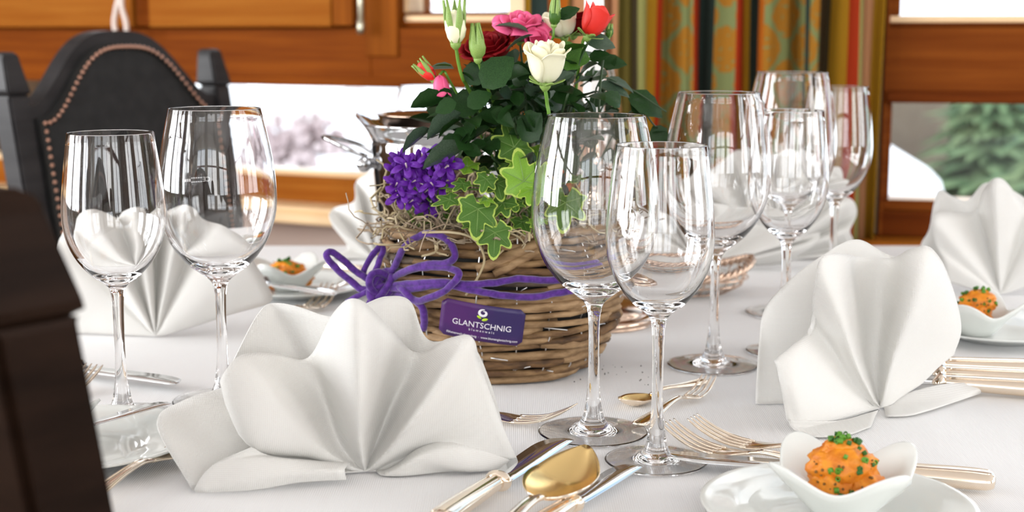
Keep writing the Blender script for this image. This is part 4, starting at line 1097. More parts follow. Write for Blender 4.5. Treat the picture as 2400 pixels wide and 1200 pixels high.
# ---- yarn
def yarn(name, pts, rad=.0032, n=60):
    bm = bmesh.new(); sp = spline(pts, n)
    sp = [q + V((noise.noise(q * 120), noise.noise(q * 120 + V((9, 0, 0))), noise.noise(q * 120 + V((0, 9, 0))))) * .0006 for q in sp]
    tube(bm, sp, [rad * (1 + .14 * noise.noise(V((i * .45, rad * 900, 0)))) for i in range(n)], 9)
    return worldchild(finish(bm, name, M['yarn']), basket)
def onb(px, py, off=.0095):        # point on the basket wall for a picture position
    best = None
    for k in range(120):
        th = -math.pi * k / 119
        for z in [BH * j / 60 for j in range(61)]:
            p_ = BC + bo(th, z, off); d = p_ - V((0, 0, CAMZ)); a = R(PITCH)
            zc = d.y * math.cos(a) - d.z * math.sin(a); yc = d.y * math.sin(a) + d.z * math.cos(a)
            e = (1200 + F * d.x / zc - px) ** 2 + (600 - F * yc / zc - py) ** 2
            if best is None or e < best[0]: best = (e, p_)
    return best[1]
yarn('yarn_strand', [onb(*q) for q in ((905, 672), (960, 668), (1030, 660), (1100, 668), (1170, 660), (1220, 652), (1280, 655), (1340, 655), (1400, 640))])
yarn('yarn_strand', [onb(*q) for q in ((905, 676), (960, 676), (1040, 670), (1110, 680), (1180, 690), (1240, 695), (1300, 690), (1350, 676), (1410, 655))])
YK = onb(898, 665); ky = YK.y
def OB(px, py, k=.014): q = onb(px, max(py, 560), .0); return PY(px, py, q.y - k)
yarn('yarn_loop', [YK, OB(925, 625), OB(950, 575, .018), OB(1000, 548, .020), OB(1045, 560, .020), OB(1066, 595, .020), OB(1050, 616, .018), OB(1000, 620), OB(950, 635, .013), OB(908, 658, .013)])
yarn('yarn_loop', [YK, OB(960, 632), OB(1020, 626, .015), OB(1065, 632, .018), OB(1074, 648, .020), OB(1045, 680, .019), OB(1000, 700, .018), OB(972, 705, .016), OB(940, 675), OB(908, 662, .013)])
yarn('yarn_loop', [YK, PY(865, 655, ky - .005), PY(830, 632, ky), PY(800, 605, ky), PY(775, 590, ky), PY(765, 602, ky - .002), PY(790, 632, ky - .004), PY(830, 665, ky - .006), PY(850, 678, ky - .008), PY(890, 670, ky - .01)])
yarn('yarn_loop', [PY(895, 672, ky - .01), PY(862, 655, ky - .002), PY(852, 640, ky), PY(868, 605, ky + .002), PY(890, 578, ky + .002), PY(898, 585, ky), PY(888, 615, ky - .002), PY(878, 645, ky - .006), PY(895, 668, ky - .01)], .0028)
yarn('yarn_tail', [PY(905, 668, ky - .012), PY(880, 675, ky - .014), PY(845, 690, ky - .012), PY(812, 708, ky - .01)], .0026, 30)
yarn('yarn_tail', [PY(905, 668, ky - .012), PY(885, 690, ky - .014), PY(868, 705, ky - .014), PY(862, 725, ky - .014)], .003, 30)
yarn('yarn_tail', [PY(905, 668, ky - .014), OB(925, 685), OB(955, 695), OB(985, 715), OB(995, 745), OB(992, 772)], .0034, 40)
for a in ((0, 1), (.8, .5), (1.4, -.4)):
    c0 = YK + V((0, -.006, 0)); pts = [c0 + V((.011 * math.cos(t_) * (1 if a[0] else .8), -.005 + .006 * math.sin(t_ + a[0]), .012 * math.sin(t_ + a[1]))) for t_ in [2 * math.pi * i / 10 for i in range(11)]]
    yarn('yarn_knot', pts, .0034, 36)
# ---- card with print
c00, c10, c11, c01 = onb(1030, 775, .010), onb(1226, 810, .010), onb(1234, 722, .010), onb(1037, 696, .010)
cc = (c00 + c10 + c11 + c01) / 4; ux = ((c10 - c00) + (c11 - c01)).normalized(); uz = ((c01 - c00) + (c11 - c10)); uz = (uz - ux * uz.dot(ux)).normalized(); un = ux.cross(uz)
cwid = ((c10 - c00).length + (c11 - c01).length) / 2; chei = ((c01 - c00).length + (c11 - c10).length) / 2
cc = cc + un * .0075
bm = bmesh.new(); NX = 12; rows = []
def cpt(x, y, d=0): # slight bow of the card
    return cc + ux * x + uz * y + un * (d - .0035 * (abs(x) / (cwid / 2)) ** 2)
r_ = .004
olc = round_outline(-cwid / 2, cwid / 2, -chei / 2, chei / 2, (r_, r_, r_, r_), 4)
g_ = []
for i in range(17):
    x = -cwid / 2 + cwid * i / 16; e = max(0, (abs(x) - (cwid / 2 - r_)) / r_); hh = chei / 2 - r_ * (1 - math.sqrt(max(0, 1 - e * e)))
    g_.append([cpt(x, -hh + 2 * hh * j / 6) for j in range(7)])
grid(bm, g_); card = finish(bm, 'printed_card', M['card']); solid(card, .0006); worldchild(card, basket)
card['label'] = 'purple printed card tied to the basket front'
def cxf(dx, dy, sx=1):
    return lambda c: cpt(dx + c.x * sx, dy + c.y, .0006 + c.z)
def ctext(s, size, dx, dy, m, sx=1):
    o = text_obj(s, size, m, 'lettering', cxf(dx, dy, sx), None, .00008); worldchild(o, basket); o.parent = card; o.matrix_parent_inverse = Matrix.Identity(4); return o
U = cwid / 200.0      # one picture pixel on the card
ctext('GLANTSCHNIG', 20.5 * U, 1 * U, -6.5 * U, M['print_w'])
ctext('b l u m e n w e l t', 8.5 * U, 2 * U, -20 * U, M['print_w'])
ctext('f/blumenwelt.glantschnig  ·  www.blumenglantschnig.com', 8.0 * U, 4 * U, -36 * U, M['print_w'], .93)
# swirl flower emblem with two lime leaves
bm = bmesh.new(); sw = []
NS = 30
for i in range(NS + 1):
    f = i / NS; a = R(75) + f * R(395); rr = (9.6 - 5.4 * max(0, f - .45) / .55) * U; wd = (1.2 + 3.0 * math.sin(math.pi * min(1, f * 1.05)) ** .8) * U
    sw.append((a, rr, wd))
g_ = [[cpt(2 * U + (rr + s * wd / 1.2) * math.cos(a), 27.5 * U + (rr + s * wd / 1.2) * math.sin(a) * .85, .0008) for s in (-1, 0, 1)] for a, rr, wd in sw]
grid(bm, g_); e1 = finish(bm, 'emblem_swirl', M['print_w']); e1.parent = card; solid(e1, .0002)
for (ox, oy, ang, sz) in ((-7, 15.5, -30, 6), (7, 11, 20, 7.5)):
    bm = bmesh.new(); vs = []
    for i in range(17):
        t_ = i / 16 * 2 * math.pi; x = math.cos(t_) * sz; y = math.sin(t_) * sz * .48 * abs(math.sin(t_)) ** .35
        ca, sa = math.cos(R(ang)), math.sin(R(ang)); vs.append((x * ca - y * sa, x * sa + y * ca))
    vv_ = [bm.verts.new(cpt((ox + a) * U + 2 * U * 0, (oy + b) * U, .0009)) for a, b in vs[:-1]]
    bm.faces.new(vv_); e2 = finish(bm, 'emblem_leaf', M['print_g']); e2.parent = card; solid(e2, .0002)

# ================================================================== MOSS, IVY, BELLFLOWER, ROSES
SOIL = TT + .122
def tangle(n_, m, name, label, seedv, rmax=.105, zspread=.012, rr=.0007, length=.06):
    bm = bmesh.new(); rnd = random.Random(seedv)
    for k in range(n_):
        a = rnd.uniform(0, 6.28); r_ = rmax * math.sqrt(rnd.uniform(.25, 1)); p_ = V((BC.x + r_ * math.cos(a), BC.y + r_ * math.sin(a), SOIL + .008 + rnd.uniform(0, zspread)))
        d = V((rnd.gauss(0, 1), rnd.gauss(0, 1), rnd.gauss(0, .5))).normalized(); pts = [p_.copy()]; step = length / 9 * rnd.uniform(.5, 1.3)
        for i in range(9):
            d = (d + V((rnd.gauss(0, .5), rnd.gauss(0, .5), rnd.gauss(-.03, .35)))).normalized(); p_ = p_ + d * step
            if p_.z < SOIL: p_.z = SOIL + .002
            pts.append(p_.copy())
        tube(bm, pts, rr * rnd.uniform(.6, 1.5), 4, caps=False)
    o = finish(bm, name, m); return o
o = tangle(420, M['moss'], 'dry_moss', '', 5); tag(o, 'tangled dry brown moss filling the top of the basket', 'moss', kind='stuff')
# rim overhang moss at left and right (same tangle, clipped lower)
o = tangle(150, M['moss2'], 'dry_moss', '', 6, .112, .018, .0008, .07); tag(o, 'pale curling dry stems spilling over the basket rim', 'moss', kind='stuff')
st_ = bmesh.new()
tube(st_, spline([PY(990, 545, 1.205), PY(1060, 545, 1.19), PY(1110, 560, 1.19), PY(1135, 605, 1.19), PY(1120, 650, 1.195), PY(1092, 692, 1.20)], 24), .0011, 5)
tag(finish(st_, 'dry_stem', M['moss2']), 'long bent dry stem hanging over the basket front', 'stem')

# ivy leaf: lobed outline, green inside, yellowish rim
def ivy_leaf(mi_in, seed=0, fold=.15):
    rnd = random.Random(seed); lobes = [(90, 1.0), (38, .78), (-22, .66), (202, .66), (142, .78)]
    out = []
    N = 60
    for k in range(N):
        a = 360 * k / N - 90; best = 0
        for la, lr in lobes:
            d = abs((a - la + 180) % 360 - 180); best = max(best, lr * max(0, 1 - (d / 40.0) ** 1.5))
        base = .52 if abs((a + 90 + 180) % 360 - 180) > 16 else .22
        out.append((R(a), max(base, best) * (1 + .03 * rnd.random())))
    bm = bmesh.new(); c = bm.verts.new((0, 0, 0)); r1 = []; r2 = []; r3 = []
    def H(x, y): return -fold * (x * x) + .10 * abs(math.sin(2.5 * math.atan2(y, x))) * math.hypot(x, y) - .12 * y * y
    for a, r_ in out:
        for lst, f in ((r1, .5), (r2, .90 if r_ > .5 else .84), (r3, 1.0)):
            x, y = r_ * f * math.cos(a), r_ * f * math.sin(a); lst.append(bm.verts.new((x, y, H(x, y))))
    for k in range(N):
        q = (k + 1) % N
        f = bm.faces.new((c, r1[k], r1[q])); f.material_index = 0
        f = bm.faces.new((r1[k], r2[k], r2[q], r1[q])); f.material_index = 0
        f = bm.faces.new((r2[k], r3[k], r3[q], r2[q])); f.material_index = 1
    for la, lr in lobes:      # veins
        a = R(la); pts = [V((math.cos(a) * lr * f, math.sin(a) * lr * f, H(math.cos(a) * lr * f, math.sin(a) * lr * f) + .004)) for f in (.0, .3, .6, .85)]
        tube(bm, pts, [.016, .012, .008, .003], 4, mi=2)
    return meshof(bm, 'leaf', [M[mi_in], M['ivyedge'], M['vein']])
IV = [ivy_leaf('ivy', 1), ivy_leaf('ivy', 2, .3), ivy_leaf('ivyb', 3, .1)]
ivy = thing('ivy_plant', 'variegated ivy with yellow-edged lobed leaves trailing over the basket', 'plant', (BC.x + .02, BC.y - .06, SOIL))
IL = [   # px, py, Y, size px, tilt, spin, variety
    (1205, 345, 1.215, 62, 20, 8, 0), (1195, 385, 1.23, 40, 60, 200, 0), (1258, 355, 1.23, 34, 50, -60, 2), (1172, 312, 1.24, 30, 40, 60, 2),
    (1228, 425, 1.19, 68, 10, 10, 2), (1165, 430, 1.205, 44, 35, 180, 0), (1180, 475, 1.20, 48, 35, 150, 0), (1245, 445, 1.185, 44, 45, 185, 2), (1205, 478, 1.20, 34, 60, 200, 0),
    (1120, 490, 1.185, 66, 20, 168, 0), (1160, 545, 1.18, 56, 15, 172, 0), (1055, 468, 1.20, 40, 50, 120, 0), (1095, 390, 1.22, 44, 50, 40, 2), (1140, 470, 1.19, 26, 60, 190, 2),
    (1322, 475, 1.195, 70, 22, 176, 0), (1258, 520, 1.19, 30, 65, 150, 2), (1285, 512, 1.195, 26, 65, 230, 2), (1225, 520, 1.21, 40, 50, 180, 0), (1060, 440, 1.215, 26, 60, 90, 2),
    (1240, 400, 1.20, 24, 60, 20, 2), (1105, 525, 1.19, 32, 60, 200, 0), (1290, 460, 1.21, 26, 70, 140, 0), (1140, 420, 1.20, 36, 30, 160, 0), (1215, 375, 1.21, 34, 40, 150, 2), (1265, 400, 1.20, 30, 50, -20, 0), (1085, 430, 1.21, 30, 45, 140, 0), (1350, 420, 1.22, 30, 60, 30, 0), (1130, 400, 1.225, 30, 60, 20, 0)]
stp = V((BC.x + .03, BC.y - .03, SOIL + .01))
for k, (px, py, Y, s_, tilt, spin, var) in enumerate(IL):
    p_ = PY(px, py, Y); o = bpy.data.objects.new('leaf', IV[var]); COL.objects.link(o); o.parent = ivy
    sz = s_ * 1.22 * Y / F
    rot = Matrix.Rotation(R(random.uniform(-25, 25)), 4, 'Z') @ Matrix.Rotation(R(80 - tilt), 4, 'X') @ Matrix.Rotation(R(spin), 4, 'Z')
    o.matrix_parent_inverse = Matrix.Identity(4); o.matrix_basis = Matrix.Translation(p_ - V(ivy.location)) @ rot @ Matrix.Scale(sz, 4)
    bm = bmesh.new(); mid_ = (p_ + stp) / 2 + V((random.uniform(-.01, .01), .012, .012)); tube(bm, spline([stp + V((random.uniform(-.03, .03), 0, 0)), mid_, p_ + V((0, .002, -.001))], 8), .0008, 5)
    worldchild(finish(bm, 'stem', M['stem']), ivy)

# bellflower
bell = thing('bellflower', 'violet bellflower plant with clustered star-shaped blooms, left side of the basket', 'plant', (BC.x - .06, BC.y - .05, SOIL))
def bell_mesh(m):
    bm = bmesh.new()
    rows = []
    for k in range(40):
        a = 2 * math.pi * k / 40; p5 = abs(math.cos(2.5 * a)) ** 1.3
        rows.append([V((r_ * math.cos(a), r_ * math.sin(a), z)) for r_, z in ((.06, 0), (.20, .12), (.28, .38), (.32 + .22 * p5, .62), (.30 + .62 * p5, .76 + .02 * p5), (.30 + .92 * p5, .74 - .14 * p5))])
    grid(bm, rows, True, 0)
    tube(bm, [V((0, 0, .1)), V((0, 0, .8))], [.05, .07], 5, mi=1)
    return meshof(bm, 'bloom', [m, M['violet_eye']])
BM = bell_mesh(M['violet']); rnd = random.Random(12)
BLP = [(935, 378), (918, 408), (955, 400), (925, 440), (960, 430), (948, 462), (975, 445), (940, 420), (990, 395), (1015, 375), (1035, 400), (1000, 425), (1020, 440), (1045, 440), (990, 455), (1030, 372), (1045, 385), (965, 385), (985, 415), (1010, 400), (1035, 425), (955, 478), (1005, 470), (978, 478), (1050, 410), (925, 395), (1058, 375), (932, 460)]
for k, (px, py) in enumerate(BLP):
    Y = 1.235 + rnd.uniform(-.018, .03); p_ = PY(px, py, Y); o = bpy.data.objects.new('bloom', BM); COL.objects.link(o); o.parent = bell
    rot = Matrix.Rotation(R(rnd.uniform(-60, 60)), 4, 'Z') @ Matrix.Rotation(R(rnd.uniform(35, 95)), 4, 'X')
    o.matrix_basis = Matrix.Translation(p_ - V(bell.location)) @ rot @ Matrix.Scale(rnd.uniform(.0095, .0125), 4)
    q = V((BC.x - .055 + rnd.uniform(-.02, .02), BC.y - .04, SOIL))
    bm = bmesh.new(); tube(bm, spline([q, (p_ + q) / 2 + V((rnd.uniform(-.006, .006), .006, 0)), p_ + V((0, .004, 0))], 6), .0008, 5); worldchild(finish(bm, 'stem', M['stem']), bell)

# rose leaf meshes
def rose_leaf(m, seed, broad=.34, fold=.28, droop=.25):
    bm = bmesh.new(); N = 8; L_ = []; Mi = []; Rr = []
    for i in range(N + 1):
        f = i / N; w_ = broad * (math.sin(math.pi * f ** .78)) ** .85 * (1 + (.07 if i % 2 else -.03)); z = -droop * f * f
        Mi.append(bm.verts.new((0, f, z - .02))); 
        if 0 < i < N:
            L_.append([bm.verts.new((-w_ * .5, f, z + fold * w_ * .5)), bm.verts.new((-w_, f + .015, z + fold * w_ * .8))])
            Rr.append([bm.verts.new((w_ * .5, f, z + fold * w_ * .5)), bm.verts.new((w_, f + .015, z + fold * w_ * .8))])
    for S in (L_, Rr):
        bm.faces.new((Mi[0], S[0][0], Mi[1])); bm.faces.new((Mi[0], S[0][1], S[0][0]))
        for i in range(N - 2):
            bm.faces.new((Mi[i + 1], S[i][0], S[i + 1][0], Mi[i + 2])); bm.faces.new((S[i][0], S[i][1], S[i + 1][1], S[i + 1][0]))
        bm.faces.new((Mi[N - 1], S[-1][0], Mi[N])); bm.faces.new((S[-1][0], S[-1][1], Mi[N]))
    return meshof(bm, 'leaf', m)
RL = [rose_leaf(M['roseleaf'], 1), rose_leaf(M['roseleaf'], 2, .42, .15, .1), rose_leaf(M['roseleaf'], 3, .36, .4, .4), rose_leaf(M['roseleaf2'], 4, .40, .12, .1), rose_leaf(M['roseleaf3'], 5, .34, .3, .2)]
rose = thing('rose_plant', 'potted miniature rose bush with dark glossy leaves and mixed blooms', 'plant', (BC.x + .02, BC.y, SOIL))
def leaf_at(p_, dirv, size, var, roll=0):
    o = bpy.data.objects.new('leaf', RL[var]); COL.objects.link(o); o.parent = rose
    d = dirv.normalized(); up = V((0, -.35, 1)); up = (up - d * up.dot(d)); up = up.normalized() if up.length > .05 else V((1, 0, 0)); x = d.cross(up)
    rot = Matrix((x, d, up)).transposed().to_4x4() @ Matrix.Rotation(R(roll), 4, 'Y')
    o.matrix_basis = Matrix.Translation(p_ - V(rose.location)) @ rot @ Matrix.Scale(size, 4); return o
def leaf_px(x0, y0, x1, y1, Y, var, roll=0, dy=0, sc_=1.0):
    a = PY(x0, y0, Y); b = PY(x1, y1, Y + dy); leaf_at(a, b - a, (b - a).length * sc_, var, roll)
# leaves that can be read one by one in the photograph
for q in ((1295, 130, 1385, 135, 1.21, 3, 45), (1295, 132, 1375, 98, 1.212, 3, -40), (1130, 205, 1200, 130, 1.18, 1, 30), (1100, 200, 1130, 140, 1.20, 1, 50), (1110, 190, 1080, 160, 1.20, 0, 40), (1060, 155, 1018, 150, 1.20, 3, 30), (1065, 160, 1000, 152, 1.21, 4, 0),
          (1070, 240, 1018, 260, 1.19, 1, -30), (1060, 215, 1020, 222, 1.2, 1, 60), (1095, 250, 1150, 215, 1.19, 1, 30), (1240, 75, 1165, 45, 1.22, 4, 10), (1250, 80, 1180, 105, 1.20, 4, 20), (1310, 45, 1355, 12, 1.22, 0, 30), (1312, 42, 1332, 36, 1.22, 0, 80),
          (1370, 95, 1445, 102, 1.24, 4, 30), (1370, 85, 1420, 65, 1.24, 4, 0), (1380, 140, 1430, 120, 1.24, 0, 30), (1400, 200, 1480, 215, 1.26, 4, 10), (1420, 185, 1490, 205, 1.27, 4, 0), (1440, 215, 1400, 225, 1.27, 0, 40),
          (1470, 225, 1562, 262, 1.28, 0, 30), (1480, 232, 1515, 275, 1.28, 0, 40), (1530, 295, 1560, 345, 1.30, 1, 40), (1525, 310, 1560, 300, 1.30, 0, 10), (1400, 150, 1470, 140, 1.26, 0, 30), (1390, 180, 1340, 190, 1.25, 4, 30), (1420, 165, 1442, 130, 1.26, 0, 30),
          (1080, 262, 935, 345, 1.20, 4, 60, 0, .6), (1010, 300, 935, 345, 1.20, 4, 50), (1060, 270, 1000, 262, 1.21, 0, 10), (1080, 280, 1020, 310, 1.21, 0, 40), (1060, 330, 1115, 300, 1.2, 1, 20), (1085, 345, 1130, 360, 1.2, 1, 30), (1120, 310, 1080, 350, 1.2, 1, 30),
          (1040, 225, 960, 238, 1.2, 0, 70), (1290, 230, 1370, 215, 1.22, 1, 20), (1150, 260, 1210, 290, 1.19, 0, 30), (1200, 245, 1160, 290, 1.19, 1, 50), (1230, 260, 1270, 300, 1.2, 0, 20), (1060, 355, 1000, 345, 1.21, 0, 50), (1090, 340, 985, 378, 1.2, 4, 60), (1300, 190, 1345, 165, 1.2, 4, 20)):
    leaf_px(*q)
rnd = random.Random(44)
def mass_leaf():
    while True:
        px = rnd.gauss(1235, 110); py = rnd.gauss(265, 75); Y = rnd.uniform(1.20, 1.40)
        if 1010 < px < 1460 and 140 < py < 440 and not (py < 200 and (px < 1110 or px > 1425)) and not (py > 350 and px < 1110):
            return px, py, Y
for k in range(330):
    px, py, Y = mass_leaf(); p_ = PY(px, py, Y); c_ = V((BC.x + .03, BC.y, TT + .2)); d = (p_ - c_).normalized() + V((rnd.gauss(0, .6), rnd.gauss(0, .6), rnd.gauss(0, .45)))
    leaf_at(p_, d, rnd.uniform(.017, .030), rnd.choice((0, 0, 1, 1, 2, 2, 0, 1, 4)), rnd.uniform(-60, 60))
def rstem(pts, rad=.0012, m='stem_dark', n=20):
    bm = bmesh.new(); tube(bm, spline(pts, n), rad, 6); worldchild(finish(bm, 'stem', M[m]), rose)
root_ = V((BC.x + .03, BC.y, SOIL))
for k in range(26):
    px, py, Y = mass_leaf(); b = PY(px, py, Y); rstem([root_ + V((rnd.uniform(-.03, .03), rnd.uniform(-.02, .02), 0)), (root_ + b) / 2 + V((rnd.uniform(-.01, .01), 0, .01)), b], .0010)
# blooms
def bloom(p_, size, m, tiltx=0, tilty=0, openness=1.0, layers_=((5, .84, .98, .17), (5, .74, 1.04, .08), (4, .56, 1.06, .0), (3, .38, 1.05, -.04), (3, .2, 1.02, -.02)), label=None, sep=True):
    root = bpy.data.objects.new('rose_bloom', None); COL.objects.link(root); root.parent = rose; root.empty_display_size = .01
    if label: root['label'] = label
    root.matrix_basis = Matrix.Translation(p_ - V(rose.location)) @ Matrix.Rotation(R(tilty), 4, 'Y') @ Matrix.Rotation(R(tiltx), 4, 'X') @ Matrix.Scale(size, 4)
    for li, (n_, rad, hgt, flare) in enumerate(layers_):
        for k in range(n_):
            ph0 = 2 * math.pi * (k + .37 * li) / n_ + rnd.uniform(-.12, .12); span = (math.pi / n_) * 1.45; NU, NV = 8, 9; rows = []
            hh = hgt * rnd.uniform(.94, 1.05)
            for i in range(NU + 1):
                w_ = -1 + 2 * i / NU; r_ = []
                for j in range(NV + 1):
                    v_ = j / NV; rr = rad * .5 * math.sqrt(max(0, 1 - (1 - min(1, v_ * 1.25)) ** 2.6)) + flare * openness * v_ ** 4 * (1 - .25 * w_ * w_) + .02 * w_ + .02 * li * 0
                    wid = span * (.35 + .65 * math.sin(math.pi * min(.86, v_ * .8 + .12)))
                    a = ph0 + w_ * wid; z = hh * (v_ - .13 * (w_ ** 2) * v_ ** 2) - (flare * openness * .55 * max(0, v_ - .8) / .2 if flare > 0 else 0)
                    r_.append(V((rr * math.cos(a), rr * math.sin(a), z + .015 * math.sin(w_ * 5 + k))))
                rows.append(r_)
            bm = bmesh.new(); grid(bm, rows); o = finish(bm, 'petal', m, root); solid(o, .02)
    if sep:
        for k in range(5):
            a = 2 * math.pi * k / 5; bm = bmesh.new(); d = V((math.cos(a), math.sin(a), 0)); sd = V((-d.y, d.x, 0)); rows = []
            for i in range(7):
                f = i / 6; c_ = d * (.10 + .36 * math.sin(f * 1.7)) + V((0, 0, -.04 + .26 * f - .1 * f * f)); w_ = .09 * math.sin(math.pi * (.15 + .83 * f)) + .004
                rows.append([c_ - sd * w_, c_ + d * .02, c_ + sd * w_])
            grid(bm, rows); o = finish(bm, 'sepal', M['sepal'], root); solid(o, .02)
        bm = bmesh.new(); lathe(bm, [(0, -.20), (.05, -.20), (.13, -.10), (.15, 0), (.10, .06), (0, .08)], 12); finish(bm, 'hip', M['sepal'], root)
    return root
def bud(p_, size, m, tiltx=0, tilty=0, label=None, shut=False, long=1.0):
    root = bpy.data.objects.new('rose_bud', None); COL.objects.link(root); root.parent = rose; root.empty_display_size = .01
    if label: root['label'] = label
    root.matrix_basis = Matrix.Translation(p_ - V(rose.location)) @ Matrix.Rotation(R(tilty), 4, 'Y') @ Matrix.Rotation(R(tiltx), 4, 'X') @ Matrix.Scale(size, 4)
    bm = bmesh.new(); rows = []
    for k in range(24):
        a = 2 * math.pi * k / 24; rows.append([V(((r_ + .03 * math.sin(3 * a + z * 5) * (r_ > .05)) * math.cos(a), (r_ + .03 * math.sin(3 * a + z * 5) * (r_ > .05)) * math.sin(a), z)) for r_, z in ((0, 0), (.13, .04), (.25, .2), (.30, .42), (.27, .66), (.19, .84), (.08, .95), (0, .98))])
    grid(bm, rows, True); finish(bm, 'petal_cone', m, root)
    for k in range(5):
        a = 2 * math.pi * k / 5 + .3; bm = bmesh.new(); d = V((math.cos(a), math.sin(a), 0)); sd = V((-d.y, d.x, 0)); rows = []
        for i in range(10):
            f = i / 9; rr = .10 + .20 * math.sin(min(1, f * 1.3) * math.pi * .62) + (.10 * max(0, f - .6) if not shut else -.22 * max(0, f - .35)); c_ = d * rr + V((0, 0, -.03 + (1.12 * long) * f)); w_ = .125 * math.sin(math.pi * min(.97, .12 + f * .85)) ** 1.3 + .005
            rows.append([c_ - sd * w_ + -d * .04, c_ + d * .03, c_ + sd * w_ - d * .04])
        grid(bm, rows); o = finish(bm, 'sepal', M['sepal'], root); solid(o, .02)
    bm = bmesh.new(); lathe(bm, [(0, -.16), (.06, -.15), (.14, -.06), (.16, .03), (.10, .08), (0, .09)], 12); finish(bm, 'hip', M['sepal'], root)
    return root
S1 = .036
pb = PY(1278, 196, 1.17); bloom(pb, .0335, M['rose_white'], 10, 2, 1.0, label='cream white rose facing the camera, largest bloom')
rstem([pb + V((0, 0, -.005)), PY(1282, 240, 1.175), PY(1285, 300, 1.19), root_ + V((0, 0, .05))], .0017, 'stem')
pb = PY(1068, 104, 1.19); bud(pb, .029, M['rose_white'], 0, -2, 'tall pale green bud with spread sepals, top left', long=1.15)
rstem([pb, PY(1075, 150, 1.195), PY(1085, 185, 1.20), PY(1102, 215, 1.22), root_ + V((-.02, 0, .06))], .0016, 'stem')
pb = PY(1120, 140, 1.19); bud(pb, .023, M['sepal'], 0, -4, 'small closed green bud beside the dark red rose', shut=True, long=1.2)
rstem([pb, PY(1128, 165, 1.195), PY(1140, 200, 1.21), root_ + V((-.01, 0, .06))], .0013, 'stem')
dk = ((7, 1.25, .62, .22), (6, 1.0, .66, .14), (5, .74, .70, .08), (4, .45, .72, 0))
pb = PY(1150, 140, 1.235); bloom(pb, .031, M['rose_dred'], 24, -15, 1.0, dk, 'dark red open rose behind the small green bud'); rstem([pb, root_ + V((0, 0, .05))], .0012)
pb = PY(1218, 92, 1.25); bloom(pb, .0275, M['rose_pink'], 22, 6, 1.3, ((5, 1.1, .75, .34), (5, .85, .85, .2), (4, .6, .9, .06), (3, .3, .92, 0)), 'wide open pink rose at the top'); rstem([pb, root_ + V((0, 0, .05))], .0012)
pb = PY(1255, 108, 1.24); bloom(pb, .018, M['rose_pink'], 60, 20, 1.0, ((5, 1.0, .9, .2), (4, .7, .9, .1)), 'small pink bloom under the wide pink rose')
pb = PY(1322, 86, 1.25); bloom(pb, .026, M['rose_white'], 10, -12, .8, ((5, 1.0, .9, .15), (4, .7, .9, .05)), 'small white rose behind the red bud'); rstem([pb, root_ + V((.02, 0, .05))], .0012)
pb = PY(1345, 80, 1.26); bloom(pb, .026, M['rose_dred'], 5, 14, 1.0, ((5, 1.0, .8, .2), (4, .7, .85, .1)), 'dark red rose between white and bright red blooms')
pb = PY(1378, 84, 1.23); bloom(pb, .027, M['rose_red'], 0, 24, .7, ((4, .85, 1.0, .12), (3, .55, 1.0, .03)), 'bright red half-open rose at the top right'); rstem([pb, PY(1360, 130, 1.24), root_ + V((.03, 0, .05))], .0014, 'stem')
pb = PY(1298, 60, 1.215); bud(pb, .017, M['roseleaf2'], 0, 4, 'slender dark green bud at the very top', shut=True, long=1.5); rstem([pb, PY(1297, 85, 1.215), PY(1290, 130, 1.23), root_ + V((.01, 0, .06))], .0011, 'stem')
pb = PY(1030, 176, 1.205); bloom(pb, .017, M['rose_pink'], 0, 172, .6, ((4, .8, 1.1, .06), (3, .5, 1.0, .0)), 'small drooping pink bloom at the left', sep=False)
pb = PY(1018, 188, 1.21); bud(pb, .020, M['rose_red'], 0, -42, 'small red bud with open sepals at the left')
rstem([PY(1030, 176, 1.205), PY(1042, 168, 1.21), PY(1060, 200, 1.215), root_ + V((-.03, 0, .06))], .0011, 'stem')
pb = PY(1425, 90, 1.26); bud(pb, .012, M['roseleaf2'], 0, 10, 'tiny green bud at the far right', shut=True); rstem([PY(1425, 88, 1.26), PY(1412, 150, 1.25), PY(1404, 240, 1.24), PY(1402, 290, 1.25), root_ + V((.05, 0, .04))], .0012)
rstem([PY(1562, 262, 1.28), PY(1470, 205, 1.28), PY(1400, 200, 1.26), root_ + V((.05, 0, .05))], .0008); rstem([PY(1540, 300, 1.30), PY(1480, 260, 1.28), root_ + V((.05, 0, .05))], .0008)

# ================================================================== CHAMPAGNE COOLER WITH BOWL
cl = PH(1062, 735); CCx, CCy = PY(1062, 300, 1.60).x, 1.60
cooler = thing('champagne_cooler', 'polished steel champagne cooler with flared lip and ring handles, behind the basket', 'cooler', (CCx, CCy, TT + .0006))
zc = PY(1062, 303, CCy - .105).z - TT
R0 = .094
prof = [(0, 0), (.070, 0), (.074, .004), (.076, .02), (.082, .08), (.0885, .14), (R0 - .002, zc - .022), (R0 - .003, zc - .019), (R0 + .002, zc - .014), (R0 + .008, zc - .005), (R0 + .0125, zc), (R0 + .011, zc + .0008), (R0 + .006, zc - .006), (R0 - .003, zc - .016), (.086, .14), (.079, .08), (.072, .006), (0, .004)]
bm = bmesh.new(); pr = []
for i in range(len(prof) - 1):
    for k in range(3): f = k / 3; pr.append((prof[i][0] * (1 - f) + prof[i + 1][0] * f, prof[i][1] * (1 - f) + prof[i + 1][1] * f))
pr.append(prof[-1]); lathe(bm, pr, 72)
for v in bm.verts:          # lip pulled up into two ears over the handles
    r_ = math.hypot(v.co.x, v.co.y)
    if r_ > R0 - .004 and v.co.z > zc - .016:
        k = max(0, abs(v.co.x) / r_ - .90) / .10; v.co.z += .010 * k; v.co.x *= 1 + .035 * k
finish(bm, 'body', M['chrome'], cooler)
